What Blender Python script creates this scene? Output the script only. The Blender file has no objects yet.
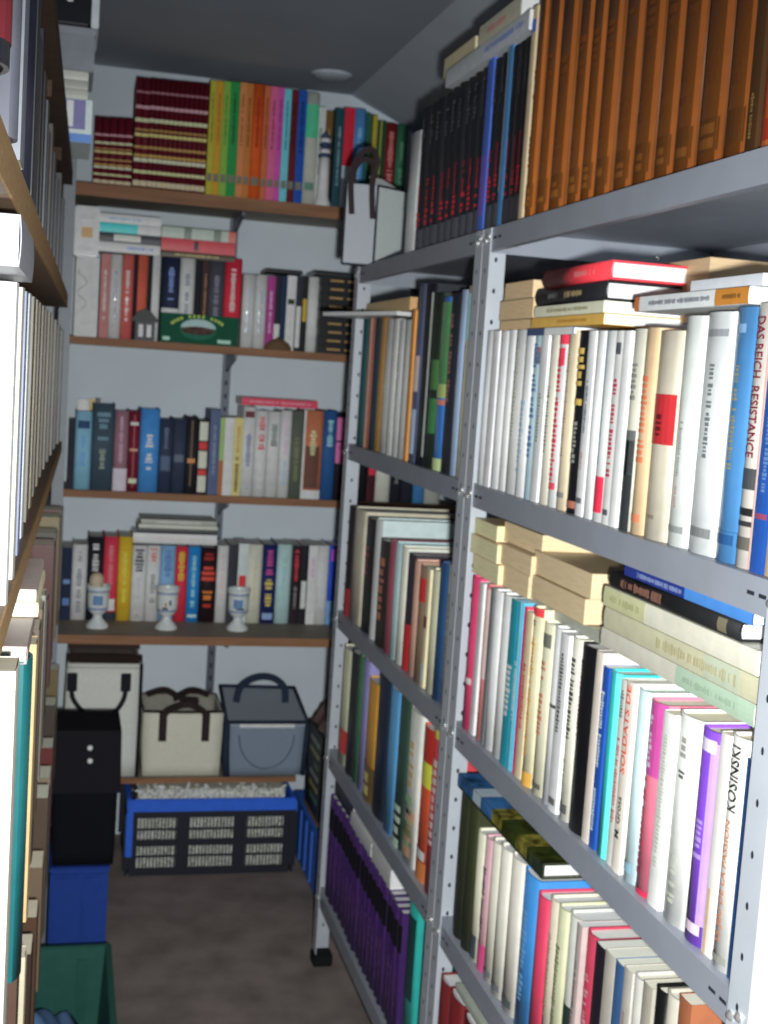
import bpy, bmesh, math, random
from mathutils import Vector, Matrix
random.seed(7)
sc = bpy.context.scene
COL = sc.collection
PI = math.pi
# ------------------------------------------------------------------ camera
FPX, YAW, PITCH, ROLL, CAMZ = 1300.0, .2439, -.1053, .0668, 1.4445
Fv = Vector((math.sin(YAW)*math.cos(PITCH), math.cos(YAW)*math.cos(PITCH), math.sin(PITCH)))
R0 = Vector((math.cos(YAW), -math.sin(YAW), 0)); U0 = R0.cross(Fv)
Rv = math.cos(ROLL)*R0 + math.sin(ROLL)*U0
Uv = -math.sin(ROLL)*R0 + math.cos(ROLL)*U0
C0 = Vector((0, 0, CAMZ))
def H(px, py, ax, v):
    d = Fv + Rv*((px-384)/FPX) - Uv*((py-512)/FPX)
    return C0 + d*((v-C0[ax])/d[ax])
def PR(p):
    d = Vector(p)-C0; w = d.dot(Fv)
    return 384+FPX*d.dot(Rv)/w, 512-FPX*d.dot(Uv)/w
def solve(f, lo, hi):
    flo = f(lo)
    for _ in range(50):
        m = (lo+hi)/2
        if (f(m) > 0) == (flo > 0): lo = m
        else: hi = m
    return (lo+hi)/2
def Yat(px, X, z): return solve(lambda y: PR((X, y, z))[0]-px, .55, 6)
def Xat(px, Y, z): return solve(lambda x: PR((x, Y, z))[0]-px, -1, 3)
def Zat(py, X, Y): return solve(lambda z: PR((X, Y, z))[1]-py, -.5, 3.5)
cam = bpy.data.cameras.new('camera'); camo = bpy.data.objects.new('camera', cam); COL.objects.link(camo)
camo.matrix_world = Matrix((( Rv.x, Uv.x, -Fv.x, 0), (Rv.y, Uv.y, -Fv.y, 0), (Rv.z, Uv.z, -Fv.z, CAMZ), (0, 0, 0, 1)))
cam.sensor_fit = 'HORIZONTAL'; cam.sensor_width = 36; cam.lens = FPX/768*36; cam.clip_start = .02
cam.dof.use_dof = True; cam.dof.focus_distance = .8; cam.dof.aperture_fstop = 25
sc.camera = camo

# ------------------------------------------------------------------ materials
def lin(c): return c/12.92 if c <= .04045 else ((c+.055)/1.055)**2.4
def hexlin(h): return [lin(int(h[i:i+2], 16)/255) for i in (0, 2, 4)]
MATS = {}
def mat(h, gain=1.0, rough=.5, spec=.4, kind='plain', metal=0.0, scale=40):
    """procedural material whose colour h (as the light of that place would show it) is divided by the local light level"""
    key = (h, gain, rough, spec, kind, metal, scale)
    if key in MATS: return MATS[key]
    q = hexlin(h); lum = .3*q[0]+.6*q[1]+.1*q[2]
    rgb = [min(.88, max(.006, (c*.95+lum*.05)/gain)) for c in q]
    m = bpy.data.materials.new(kind+'_'+h); m.use_nodes = True
    nt = m.node_tree; N = nt.nodes; L = nt.links; b = N['Principled BSDF']
    b.inputs['Roughness'].default_value = rough; b.inputs['Specular IOR Level'].default_value = spec
    b.inputs['Metallic'].default_value = metal
    tc = N.new('ShaderNodeTexCoord')
    mix = N.new('ShaderNodeMixRGB'); mix.blend_type = 'MULTIPLY'
    mix.inputs['Color1'].default_value = (*rgb, 1)
    amt = {'plain': .18, 'wall': .10, 'wood': .5, 'floor': .55, 'pages': .28, 'fabric': .18, 'photo': .95, 'speckle': .8, 'chip': .55, 'metal': .12, 'glass': 0}[kind]
    mix.inputs['Fac'].default_value = amt
    if kind == 'pages':
        w = N.new('ShaderNodeTexNoise'); mp = N.new('ShaderNodeMapping'); mp.inputs['Scale'].default_value = (900, 25, 25)
        L.new(tc.outputs['Object'], mp.inputs['Vector']); L.new(mp.outputs['Vector'], w.inputs['Vector']); w.inputs['Scale'].default_value = 1
        src = w.outputs['Fac']
    elif kind == 'wood':
        w = N.new('ShaderNodeTexNoise'); mp = N.new('ShaderNodeMapping'); mp.inputs['Scale'].default_value = (4, 60, 60)
        L.new(tc.outputs['Object'], mp.inputs['Vector']); L.new(mp.outputs['Vector'], w.inputs['Vector']); w.inputs['Scale'].default_value = 1.5; w.inputs['Detail'].default_value = 6
        src = w.outputs['Fac']
    elif kind == 'fabric':
        w = N.new('ShaderNodeTexNoise'); w.inputs['Scale'].default_value = 300; w.inputs['Detail'].default_value = 2
        L.new(tc.outputs['Object'], w.inputs['Vector']); src = w.outputs['Fac']
    else:
        w = N.new('ShaderNodeTexNoise'); w.inputs['Scale'].default_value = scale; w.inputs['Detail'].default_value = 4
        L.new(tc.outputs['Object'], w.inputs['Vector']); src = w.outputs['Fac']
    rp = N.new('ShaderNodeValToRGB'); rp.color_ramp.elements[0].position = .3; rp.color_ramp.elements[1].position = .62
    lo = {'photo': .05, 'speckle': .1}.get(kind, .35)
    rp.color_ramp.elements[0].color = (lo, lo, lo, 1); rp.color_ramp.elements[1].color = (1, 1, 1, 1)
    L.new(src, rp.inputs['Fac']); L.new(rp.outputs['Color'], mix.inputs['Color2']); L.new(mix.outputs['Color'], b.inputs['Base Color'])
    if kind == 'glass':
        b.inputs['Transmission Weight'].default_value = .9
    if kind in ('fabric', 'speckle', 'chip'):
        bp = N.new('ShaderNodeBump'); bp.inputs['Strength'].default_value = .25; bp.inputs['Distance'].default_value = .003
        L.new(src, bp.inputs['Height']); L.new(bp.outputs['Normal'], b.inputs['Normal'])
    MATS[key] = m
    return m

# ------------------------------------------------------------------ mesh helpers
def link(name, me, parent=None, loc=None):
    o = bpy.data.objects.new(name, me); COL.objects.link(o)
    if parent is not None: o.parent = parent
    if loc is not None: o.location = loc
    return o
def finish(bm, name, mats, parent=None, smooth=False, loc=None):
    bmesh.ops.recalc_face_normals(bm, faces=bm.faces[:])
    me = bpy.data.meshes.new(name); bm.to_mesh(me); bm.free()
    for m in (mats if isinstance(mats, (list, tuple)) else [mats]): me.materials.append(m)
    if smooth:
        for p in me.polygons: p.use_smooth = True
        try: me.set_sharp_from_angle(angle=math.radians(40))
        except Exception: pass
    return link(name, me, parent, loc)
def box(bm, x0, x1, y0, y1, z0, z1, mi=0, bevel=0, M=None):
    vs = [bm.verts.new((x, y, z)) for x in (x0, x1) for y in (y0, y1) for z in (z0, z1)]
    fs = [bm.faces.new([vs[i] for i in q]) for q in ((0,1,3,2), (4,6,7,5), (0,4,5,1), (2,3,7,6), (0,2,6,4), (1,5,7,3))]
    for f in fs: f.material_index = mi
    if bevel:
        es = list({e for f in fs for e in f.edges})
        r = bmesh.ops.bevel(bm, geom=es, offset=bevel, segments=2, affect='EDGES')
        for f in r['faces']: f.material_index = mi
        vs = list({v for f in r['faces'] for v in f.verts} | {v for v in vs if v.is_valid})
    if M is not None:
        for v in vs: v.co = M @ v.co
    return vs
def frustum(bm, bot, top, z0, z1, mi=0):
    """bot/top: (x0,x1,y0,y1)"""
    def ring(r, z): return [bm.verts.new(p) for p in ((r[0], r[2], z), (r[1], r[2], z), (r[1], r[3], z), (r[0], r[3], z))]
    a, b = ring(bot, z0), ring(top, z1)
    fs = [bm.faces.new(a[::-1]), bm.faces.new(b)] + [bm.faces.new((a[i], a[(i+1) % 4], b[(i+1) % 4], b[i])) for i in range(4)]
    for f in fs: f.material_index = mi
def lathe(bm, prof, n=20, c=(0, 0, 0), mi=0):
    rings = []
    for r, z in prof:
        rings.append([bm.verts.new((c[0]+r*math.cos(2*PI*k/n), c[1]+r*math.sin(2*PI*k/n), c[2]+z)) for k in range(n)])
    for a, b in zip(rings, rings[1:]):
        for k in range(n):
            f = bm.faces.new((a[k], a[(k+1) % n], b[(k+1) % n], b[k])); f.material_index = mi; f.smooth = True
    for r in (rings[0][::-1], rings[-1]):
        f = bm.faces.new(r); f.material_index = mi
def tube(bm, pts, r, n=8, mi=0, flat=None):
    """sweep; flat=(w,t) sweeps a flat strap instead (w sideways along strap axis vector flat[2])"""
    pts = [Vector(p) for p in pts]; rings = []
    for i, p in enumerate(pts):
        t = (pts[min(i+1, len(pts)-1)]-pts[max(i-1, 0)]).normalized()
        if flat:
            a = t.cross(Vector((0, 1, 0))).normalized() if flat[2] == 'face' else Vector(flat[2]).normalized()
            b = t.cross(a).normalized()
            w, h = flat[0]/2, flat[1]/2
            rings.append([bm.verts.new(p+a*sa*w+b*sb*h) for sa, sb in ((-1,-1), (1,-1), (1,1), (-1,1))])
        else:
            a = t.orthogonal().normalized() if i == 0 else (prev - t*prev.dot(t)).normalized()
            prev = a; b = t.cross(a)
            rings.append([bm.verts.new(p+(a*math.cos(2*PI*k/n)+b*math.sin(2*PI*k/n))*r) for k in range(n)])
    m = len(rings[0])
    for q, s in zip(rings, rings[1:]):
        for k in range(m):
            f = bm.faces.new((q[k], q[(k+1) % m], s[(k+1) % m], s[k])); f.material_index = mi; f.smooth = not flat
    bm.faces.new(rings[0][::-1]).material_index = mi; bm.faces.new(rings[-1]).material_index = mi
USED = set()
def tag(o, label, cat, group=None, kind=None):
    if label in USED: print('DUP LABEL', label)
    USED.add(label)
    o['label'] = label; o['category'] = cat
    if group: o['group'] = group
    if kind: o['kind'] = kind
    return o
def empty(name, loc=(0, 0, 0), rz=0):
    o = bpy.data.objects.new(name, None); COL.objects.link(o); o.location = loc; o.rotation_euler = (0, 0, rz); o.empty_display_size = .02
    return o
def struct(name, bm, m):
    o = finish(bm, name, m); o['kind'] = 'structure'; return o

# ------------------------------------------------------------------ lettering
_tc = {}
def text_mesh(s):
    if s in _tc: return _tc[s]
    cu = bpy.data.curves.new('lettering', 'FONT'); cu.body = s; cu.size = 1; cu.offset = .018; cu.resolution_u = 2; cu.fill_mode = 'FRONT'
    o = bpy.data.objects.new('lettering', cu); COL.objects.link(o)
    dg = bpy.context.evaluated_depsgraph_get(); dg.update()
    me = bpy.data.meshes.new_from_object(o.evaluated_get(dg))
    vs = [(v.co.x, v.co.y) for v in me.vertices]; ps = [tuple(p.vertices) for p in me.polygons]
    bpy.data.objects.remove(o); bpy.data.curves.remove(cu); bpy.data.meshes.remove(me)
    xs = [v[0] for v in vs]; ys = [v[1] for v in vs]
    x0, x1, y0, y1 = min(xs), max(xs), min(ys), max(ys)
    _tc[s] = ([((x-x0)/(x1-x0), (y-y0)/(y1-y0)) for x, y in vs], ps, (x1-x0)/(y1-y0))
    return _tc[s]

# ------------------------------------------------------------------ books
def make_book(name, w, h, d, ck, gain, marks=(), hard=True, pages='e6dcc4', rough=.42, spec=.4, kind='plain', pgain=None):
    """spine on local y=0, width along x, height along z, depth along +y; Empty > cover, pages"""
    if name == 'book': name = 'hardcover_book' if hard else 'paperback_book'
    root = empty(name)
    t = .0028 if hard else .0008
    t = min(t, w*.18)
    b = min(w*.16, .007) if hard else min(w*.05, .0012)
    n = 6 if hard else 4
    arc = lambda x: b*(2*x/w)**2
    cols = [ck]
    def ci(c):
        if c not in cols: cols.append(c)
        return cols.index(c)
    bm = bmesh.new()
    outer = [(-w/2, d)] + [(-w/2+w*i/n, arc(-w/2+w*i/n)) for i in range(n+1)] + [(w/2, d)]
    inner = [(-w/2+t, d)] + [(-(w/2-t)+(w-2*t)*i/n, arc(-(w/2-t)+(w-2*t)*i/n)+t) for i in range(n+1)] + [(w/2-t, d)]
    vb = [[bm.verts.new((x, y, z)) for x, y in pts] for pts in (outer, inner) for z in (0, h)]
    ob, ot, ib, it = vb; k = len(outer)
    for i in range(k-1):
        f = bm.faces.new((ob[i], ob[i+1], ot[i+1], ot[i])); f.smooth = hard and 0 < i < k-2
        bm.faces.new((ib[i+1], ib[i], it[i], it[i+1]))
        bm.faces.new((ob[i+1], ob[i], ib[i], ib[i+1])); bm.faces.new((ot[i], ot[i+1], it[i+1], it[i]))
    for i in (0, k-1): bm.faces.new((ob[i], ot[i], it[i], ib[i]))
    off = .0005
    def patch(x0, x1, z0, z1, c, o=off):
        mi = ci(c); m = max(1, int(math.ceil((x1-x0)/w*n)))
        for i in range(m):
            xa, xb = x0+(x1-x0)*i/m, x0+(x1-x0)*(i+1)/m
            f = bm.faces.new([bm.verts.new(q) for q in ((xa, arc(xa)-o, z0), (xb, arc(xb)-o, z0), (xb, arc(xb)-o, z1), (xa, arc(xa)-o, z1))]); f.material_index = mi
    rr = random.Random(int(w*1e5)+int(h*1e4)*7+len(ck))
    letters = []
    for mk in marks:
        q = mk.split(':'); typ, c = q[0], q[1]
        v0, v1 = (float(q[2]), float(q[3])) if len(q) > 3 else (.22, .82)
        if typ == 'b': patch(-w/2*.99, w/2*.99, v0*h, v1*h, c)
        elif typ == 'l': patch(-w*.36, w*.36, v0*h, v1*h, c)
        elif typ == 's':   # vertical stripe, optional lateral position
            u0, u1 = (float(q[4]), float(q[5])) if len(q) > 5 else (.3, .45)
            patch((u0-.5)*w, (u1-.5)*w, v0*h, v1*h, c, .0004)
        elif typ == 'g':
            for v in [float(a) for a in q[2:]]: patch(-w/2*.98, w/2*.98, v*h, v*h+.006, c)
        elif typ == 't':   # an illegible title: letter-sized dashes
            cw = w*(.36 if len(q) < 5 else float(q[4])); sh = 0 if len(q) < 6 else float(q[5])*w
            z = v0*h
            while z < v1*h:
                ln = rr.uniform(.22, .5)*cw*.8; hw = cw/2*rr.choice((.6, .75, .8, 1))
                if z+ln > v1*h: break
                if rr.random() < .12: z += ln*1.3
                else:
                    patch(sh-hw, sh+hw, z, z+ln, c, .0009); z += ln+cw*.14
        elif typ == 'U' or typ == 'D': letters.append((typ, c, v0, v1, q[4], float(q[5]) if len(q) > 5 else .6, float(q[6]) if len(q) > 6 else 0))
    cover = finish(bm, 'cover', [mat(c, gain, rough, spec, kind if i == 0 else 'plain') for i, c in enumerate(cols)], root)
    if letters:
        bm = bmesh.new(); lc = []
        for typ, c, v0, v1, s, fw, sh in letters:
            if c not in lc: lc.append(c)
            vs, ps, asp = text_mesh(s)
            L = (v1-v0)*h; ht = w*fw
            vv = []
            for u, v in vs:
                if typ == 'U': x, z = (.5-v)*ht+sh*w, v0*h+u*L
                else: x, z = (v-.5)*ht+sh*w, v1*h-u*L
                vv.append(bm.verts.new((x, arc(x)-.0011, z)))
            for p in ps:
                try: bm.faces.new([vv[i] for i in p]).material_index = lc.index(c)
                except ValueError: pass
        finish(bm, 'title_lettering', [mat(c, gain, .5, .3) for c in lc], cover)
    bm = bmesh.new()
    ins = .0035 if hard else .0006
    box(bm, -w/2+t*1.02, w/2-t*1.02, b+t*1.1, d-ins, ins, h-ins)
    finish(bm, 'pages', mat(pages, pgain or gain, .85, .1, 'pages'), root)
    return root

ORD = 'first second third fourth fifth sixth seventh eighth ninth tenth eleventh twelfth thirteenth fourteenth fifteenth sixteenth seventeenth eighteenth nineteenth twentieth twenty-first twenty-second twenty-third twenty-fourth twenty-fifth twenty-sixth twenty-seventh twenty-eighth twenty-ninth thirtieth thirty-first thirty-second thirty-third thirty-fourth'.split()
BASE = Matrix(((0, 1, 0, 0), (0, 0, 1, 0), (1, 0, 0, 0), (0, 0, 0, 1)))   # lying: local x->Z, y->X, z->Y
BADSETS = {}
GX = [(.9, 2.6), (1.1, 2.1), (1.3, 1.6), (1.6, 1.05), (1.9, .72), (2.2, .42), (2.5, .35), (3.0, .29), (4, .25)]
def gx(y):
    """light level on faces along the right-hand racks at depth y"""
    for (a, u), (b, v) in zip(GX, GX[1:]):
        if y <= b: return u+(v-u)*max(0, y-a)/(b-a)
    return GX[-1][1]
def row(phrase, group, plane, val, z, refs, start, entries, gain, depth=(.14, .17), name='book', pages='e6dcc4', dmax=None):
    """plane 'x': right rack (spines face -x at x=val); 'y': back wall (spines face -y at y=val).
    entries: (right px, top py, colour, description, marks, options)"""
    def at(px):
        return Yat(px, val, z) if plane == 'x' else Xat(px, val, z)
    def refpos(px):
        if refs is None: return at(px)
        for (xa, ya), (xb, yb) in zip(refs, refs[1:]):
            if px <= xb or (xb, yb) == refs[-1]:
                py = ya+(yb-ya)*(px-xa)/(xb-xa); p = H(px, py, 0 if plane == 'x' else 1, val)
                return p.y if plane == 'x' else p.x
    descs = [e[3] for e in entries]
    p0 = refpos(start); out = []
    for i, e in enumerate(entries):
        px, top, colr, desc = e[:4]; marks = e[4] if len(e) > 4 else (); opt = e[5] if len(e) > 5 else {}
        p1 = refpos(px)
        w = abs(p1-p0)-.0006; c = (p0+p1)/2; p0 = p1
        if opt.get('gap'): continue
        w = max(w, .004)
        X, Y = (val, c) if plane == 'x' else (c, val)
        h = opt.get('h') or Zat(top, X, Y)-z
        if plane == 'x':
            for zs in (1.687, 1.277, .877, .5355):
                if z < zs-.1: lim = zs-.039-z
            if z < 1.6: h = min(h, lim)
        rr = random.Random(i*31+int(val*1000)+int(z*100))
        d = opt.get('d') or rr.uniform(*depth)
        back = opt.get('back', rr.uniform(0, .004))
        gg = round(gain*gx(Y), 2) if plane == 'x' else gain
        o = make_book(opt.get('name', name), w, h, d, colr, gg, marks, opt.get('hard', w > .03), opt.get('pages', pages), kind=opt.get('kind', 'plain'), rough=opt.get('rough', .42 if plane == 'x' else .6), spec=opt.get('spec', .4 if plane == 'x' else .15), pgain=gg*.78)
        if plane == 'x': o.location = (val+back, c, z+.0005); o.rotation_euler = (0, 0, -PI/2)
        else: o.location = (c, val+back, z+.0005)
        if opt.get('label'): lab = opt['label']
        elif descs.count(desc) > 1:
            k = [j for j, q in enumerate(descs) if q == desc].index(i)
            lab = f"{desc}, {ORD[k]} such from the left, {phrase}"
        elif i:
            pv = entries[i-1][3].split(' with ')[0]
            lab = f"{desc} right of the {pv}, {phrase}"
            if len(lab.split()) > 16: lab = f"{desc}, {ORD[i]} book from left, {phrase}"
        else: lab = f"{desc}, first book at left, {phrase}"
        lab = lab.replace(' spine', ' book')
        tag(o, lab, 'book', opt.get('group', group) or f'books on the {phrase}')
        out.append(o)
    return out
def lay(label, colr, gain, x, y, z, w, length, d, yaw=0, flip=False, marks=(), hard=False, pages='d9c7a4', group=None, name='book', tilt=0, **kw):
    """book lying flat: spine mid-point at (x,y), thickness w, bottom at z; yaw 0 = spine faces -x; flip = page edges outward (x,y is then the middle of the fore-edge)"""
    o = make_book(name, w, length, d, colr, gain, marks, hard, pages, **kw)
    Rz = Matrix.Rotation(yaw+(PI if flip else 0), 4, 'Z')
    off = Matrix.Translation((0, d if flip else 0, 0))
    S = Matrix.Translation((x, y, z+w/2+.0004)) @ Matrix.Rotation(yaw, 4, 'Z')
    if flip:
        M = S @ Matrix.Translation((d, 0, 0)) @ Matrix.Rotation(PI, 4, 'Z')
    else: M = S
    M = M @ Matrix.Rotation(tilt, 4, 'Y') @ BASE @ Matrix.Translation((0, 0, -length/2))
    o.matrix_world = M
    tag(o, label, 'book', group)
    return o

# ------------------------------------------------------------------ the room
YW = 3.90; XL, XRW = -.40, 1.16; YB0 = -.9
ztop = H(100, 68, 1, YW).z; ZC = (ztop+H(330, 90, 1, YW).z)/2
pf = H(352, 82, 1, YW); XF = pf.x
pg = H(410, 130, 1, YW); SL = (ZC-pg.z)/(pg.x-XF); ZR = ZC-SL*(XRW-XF)
M_wall = mat('b4bcc4', .62, .9, .1, 'wall', scale=6)
M_ceil = mat('9aa2ac', .80, .9, .1, 'wall', scale=4)
bm = bmesh.new(); box(bm, XL-.1, XRW+.1, YB0, YW+.1, -.08, 0); struct('floor', bm, mat('4e4643', .236, .75, .15, 'floor', scale=9))
bm = bmesh.new()
vs = [[bm.verts.new((x, y, z)) for x, z in ((XL-.1, 0), (XRW+.1, 0), (XRW+.1, ZR), (XF, ZC), (XL-.1, ZC))] for y in (YW, YW+.08)]
bm.faces.new(vs[0]); bm.faces.new(vs[1][::-1])
for i in range(5): bm.faces.new((vs[0][i], vs[1][i], vs[1][(i+1) % 5], vs[0][(i+1) % 5]))
struct('wall_back', bm, M_wall)
bm = bmesh.new(); box(bm, XL-.1, XL, YB0, YW, 0, ZC); struct('wall_left', bm, M_wall)
bm = bmesh.new(); box(bm, XRW, XRW+.08, YB0, YW, 0, ZR+.06); struct('wall_right', bm, M_wall)
bm = bmesh.new(); box(bm, XL-.1, XF+.002, YB0, YW+.08, ZC, ZC+.08); struct('ceiling', bm, M_ceil)
bm = bmesh.new()
vs = [[bm.verts.new((x, y, z)) for x, z in ((XF-.0, ZC), (XRW+.1, ZC-SL*(XRW+.1-XF)), (XRW+.1, ZC-SL*(XRW+.1-XF)+.08), (XF, ZC+.08))] for y in (YB0, YW+.08)]
bm.faces.new(vs[0]); bm.faces.new(vs[1][::-1])
for i in range(4): bm.faces.new((vs[0][i], vs[1][i], vs[1][(i+1) % 4], vs[0][(i+1) % 4]))
struct('ceiling_slope', bm, mat('aab2ba', .72, .9, .1, 'wall', scale=4))
p = H(332, 74, 2, ZC)
bm = bmesh.new(); lathe(bm, [(.052, 0), (.052, -.006), (.045, -.013), (.026, -.017), (.001, -.018)], 28, (0, 0, 0))
det = empty('smoke_detector', (p.x, p.y, ZC)); finish(bm, 'detector_cover', mat('8c949c', .62, .8, .2), det)
bm = bmesh.new(); lathe(bm, [(.058, 0), (.058, -.006), (.0, -.006)], 28); finish(bm, 'detector_base', mat('a8b0b8', .62, .6, .3), det)
tag(det, 'pale round dome fixed on the ceiling beside the sloping part', 'smoke detector')

# ------------------------------------------------------------------ steel racks
XR, DEP = .644, .40; XS = .651
SH = [1.687, 1.277, .877, .5355, .187]
M_st = mat('8e9299', .50, .42, .4, 'metal', metal=.15, scale=15); M_st2 = mat('7a7e88', .58, .45, .4, 'metal', metal=.15, scale=15)
M_hole = mat('2c3038', 1, .8, .1); M_bolt = mat('d8dce0', .6, .25, .8, 'metal', metal=.8); M_rub = mat('17181c', 1, .8, .2)
def rack(y0, y1, label):
    r = empty('metal_shelving', (XR, y0, 0)); W = .036
    for xs, xo in ((1, 0), (-1, DEP)):
        for ys, yo in ((1, 0), (-1, y1-y0)):
            bm = bmesh.new(); t = .002
            xa, xb = sorted((xo-xs*.003, xo-xs*.001)); ya, yb = sorted((yo, yo+ys*W))
            box(bm, xa, xb, ya, yb, .012, SH[0]-.0005)
            xa, xb = sorted((xo-xs*.003, xo+xs*W)); ya, yb = sorted((yo, yo-ys*t))
            box(bm, xa, xb, ya, yb, .012, SH[0]-.0005)
            z = .07
            while z < SH[0]-.02:
                for dy in (.5,):
                    cy = yo+ys*W*dy; xx = xo-xs*.0035
                    f = bm.faces.new([bm.verts.new((xx, cy+.0026*math.cos(a), z+.0042*math.sin(a))) for a in [k*PI/4 for k in range(8)]]); f.material_index = 1
                cx = xo+xs*W*.55; yy = yo+ys*.0006
                f = bm.faces.new([bm.verts.new((cx+.0026*math.cos(a), yy, z+.02+.0042*math.sin(a))) for a in [k*PI/4 for k in range(8)]]); f.material_index = 1
                z += .05
            pst = finish(bm, 'post', [M_st, M_hole], r)
            bm = bmesh.new(); xa, xb = sorted((xo-xs*.008, xo+xs*.04)); ya, yb = sorted((yo-ys*.003, yo+ys*.042))
            box(bm, xa, xb, ya, yb, 0, .03, 0, .003); finish(bm, 'foot', M_rub, pst)
    for z in SH:
        bm = bmesh.new(); L = y1-y0; hgt = .036
        box(bm, .0, DEP, .001, L-.001, z-.0015, z)
        box(bm, 0, .0015, .001, L-.001, z-hgt, z-.0015); box(bm, DEP-.0015, DEP, .001, L-.001, z-hgt, z-.0015)
        box(bm, .0015, DEP-.0015, .001, .0025, z-hgt, z-.0015); box(bm, .0015, DEP-.0015, L-.0025, L-.001, z-hgt, z-.0015)
        box(bm, .0015, .012, .003, L-.003, z-hgt, z-hgt+.0015); box(bm, DEP-.012, DEP-.0015, .003, L-.003, z-hgt, z-hgt+.0015)
        for e in (0, 1):
            for k in (0, 1):
                yc = .05+k*.022 if e == 0 else L-.05-k*.022
                f = bm.faces.new([bm.verts.new(q) for q in ((-.0004, yc-.007, z-.015), (-.0004, yc+.007, z-.015), (-.0004, yc+.007, z-.019), (-.0004, yc-.007, z-.019))]); f.material_index = 1
        shf = finish(bm, 'shelf', [M_st2, M_hole], r)
        for yo in (.012, .027, L-.027, L-.012):
            bm = bmesh.new(); lathe(bm, [(.0055, 0), (.0055, .002), (.003, .0045), (.0, .005)], 10)
            b = finish(bm, 'bolt', M_bolt, shf, True, (-.003, yo, z-.02+(.006 if yo in (.012, L-.027) else 0))); b.rotation_euler = (0, -PI/2, 0)
        for xo in (.05, .30):
            bm = bmesh.new(); lathe(bm, [(.0055, 0), (.0055, .002), (.003, .0045), (.0, .005)], 10)
            b = finish(bm, 'bolt', M_bolt, shf, True, (xo, L-.003, z-.02)); b.rotation_euler = (PI/2, 0, 0)
    return tag(r, label, 'shelving', 'steel shelving racks')
rack(1.040, 2.033, 'near grey perforated steel shelving rack with the orange volumes on top')
rack(2.040, 3.005, 'far grey perforated steel shelving rack with purple volumes at the bottom')

# ------------------------------------------------------------------ wall shelves
M_wood = mat('7a553c', .55, .6, .25, 'wood'); M_woodtop = mat('7d7468', .60, .6, .25, 'wood')
YF = 3.66
zB1 = H(206, 194, 1, YF).z; zB2 = H(200, 344.5, 1, YF).z; zB3 = H(200, 495, 1, YF).z; YF4 = 3.50; zB4 = H(200, 637, 1, YF4).z; YF5 = 3.62; zB5 = H(207, 777.5, 1, YF5).z
def wshelf(x0, x1, y0, z, t, label, kind='board'):
    s = empty('wall_shelf', ((x0+x1)/2, YW, z))
    bm = bmesh.new(); box(bm, x0-(x0+x1)/2, x1-(x0+x1)/2, y0-YW+.002, -.001, -t, 0); finish(bm, 'board', M_woodtop, s)
    bm = bmesh.new(); box(bm, x0-(x0+x1)/2, x1-(x0+x1)/2, y0-YW, y0-YW+.002, -t, 0); finish(bm, 'front_edge', M_wood, s)
    return tag(s, label, 'shelf', 'wooden shelves on the back wall')
wshelf(-.33, 1.13, YF, zB1, .034, 'topmost wooden wall shelf carrying the rainbow row of spines')
wshelf(-.33, 1.13, YF, zB2, .021, 'wooden wall shelf under the small green card and black cases')
wshelf(-.33, 1.13, YF, zB3, .021, 'wooden wall shelf under the bright blue hardcover, above the goblets')
wshelf(-.33, .80, YF4, zB4, .024, 'deep wooden wall shelf carrying the three white goblets')
wshelf(-.33, H(296, 778, 1, YF5).x, YF5, zB5, .016, 'lowest wooden wall shelf carrying the fabric bags')
M_track = mat('4a4e58', .6, .5, .5, 'metal', metal=.4)
for x, lab in ((.458, 'slotted metal shelf upright on the back wall behind the middle books'), (1.02, 'slotted metal shelf upright on the back wall behind the steel rack')):
    s = empty('shelf_upright', (x, YW, 1.2)); bm = bmesh.new(); box(bm, -.012, .012, -.012, -.001, -1.0, .85)
    for k in range(46):
        z = -.95+k*.039
        f = bm.faces.new([bm.verts.new(q) for q in ((-.003, -.0125, z), (.003, -.0125, z), (.003, -.0125, z+.014), (-.003, -.0125, z+.014))]); f.material_index = 1
    finish(bm, 'rail', [M_track, M_hole], s)
    for z, yf, t in ((zB1, YF, .034), (zB2, YF, .021), (zB3, YF, .021), (zB4, YF4, .024)):
        bm = bmesh.new()
        vs = [[bm.verts.new((sx, yy, zz)) for yy, zz in ((-.012, z-t-1.2-.001), (-.012, z-t-1.2-.05), (yf-YW+.03, z-t-1.2-.012), (yf-YW+.03, z-t-1.2-.001))] for sx in (-.004, .004)]
        bm.faces.new(vs[0]); bm.faces.new(vs[1][::-1])
        for i in range(4): bm.faces.new((vs[0][i], vs[1][i], vs[1][(i+1) % 4], vs[0][(i+1) % 4]))
        finish(bm, 'bracket', M_track, s)
    tag(s, lab, 'shelf upright')

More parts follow.
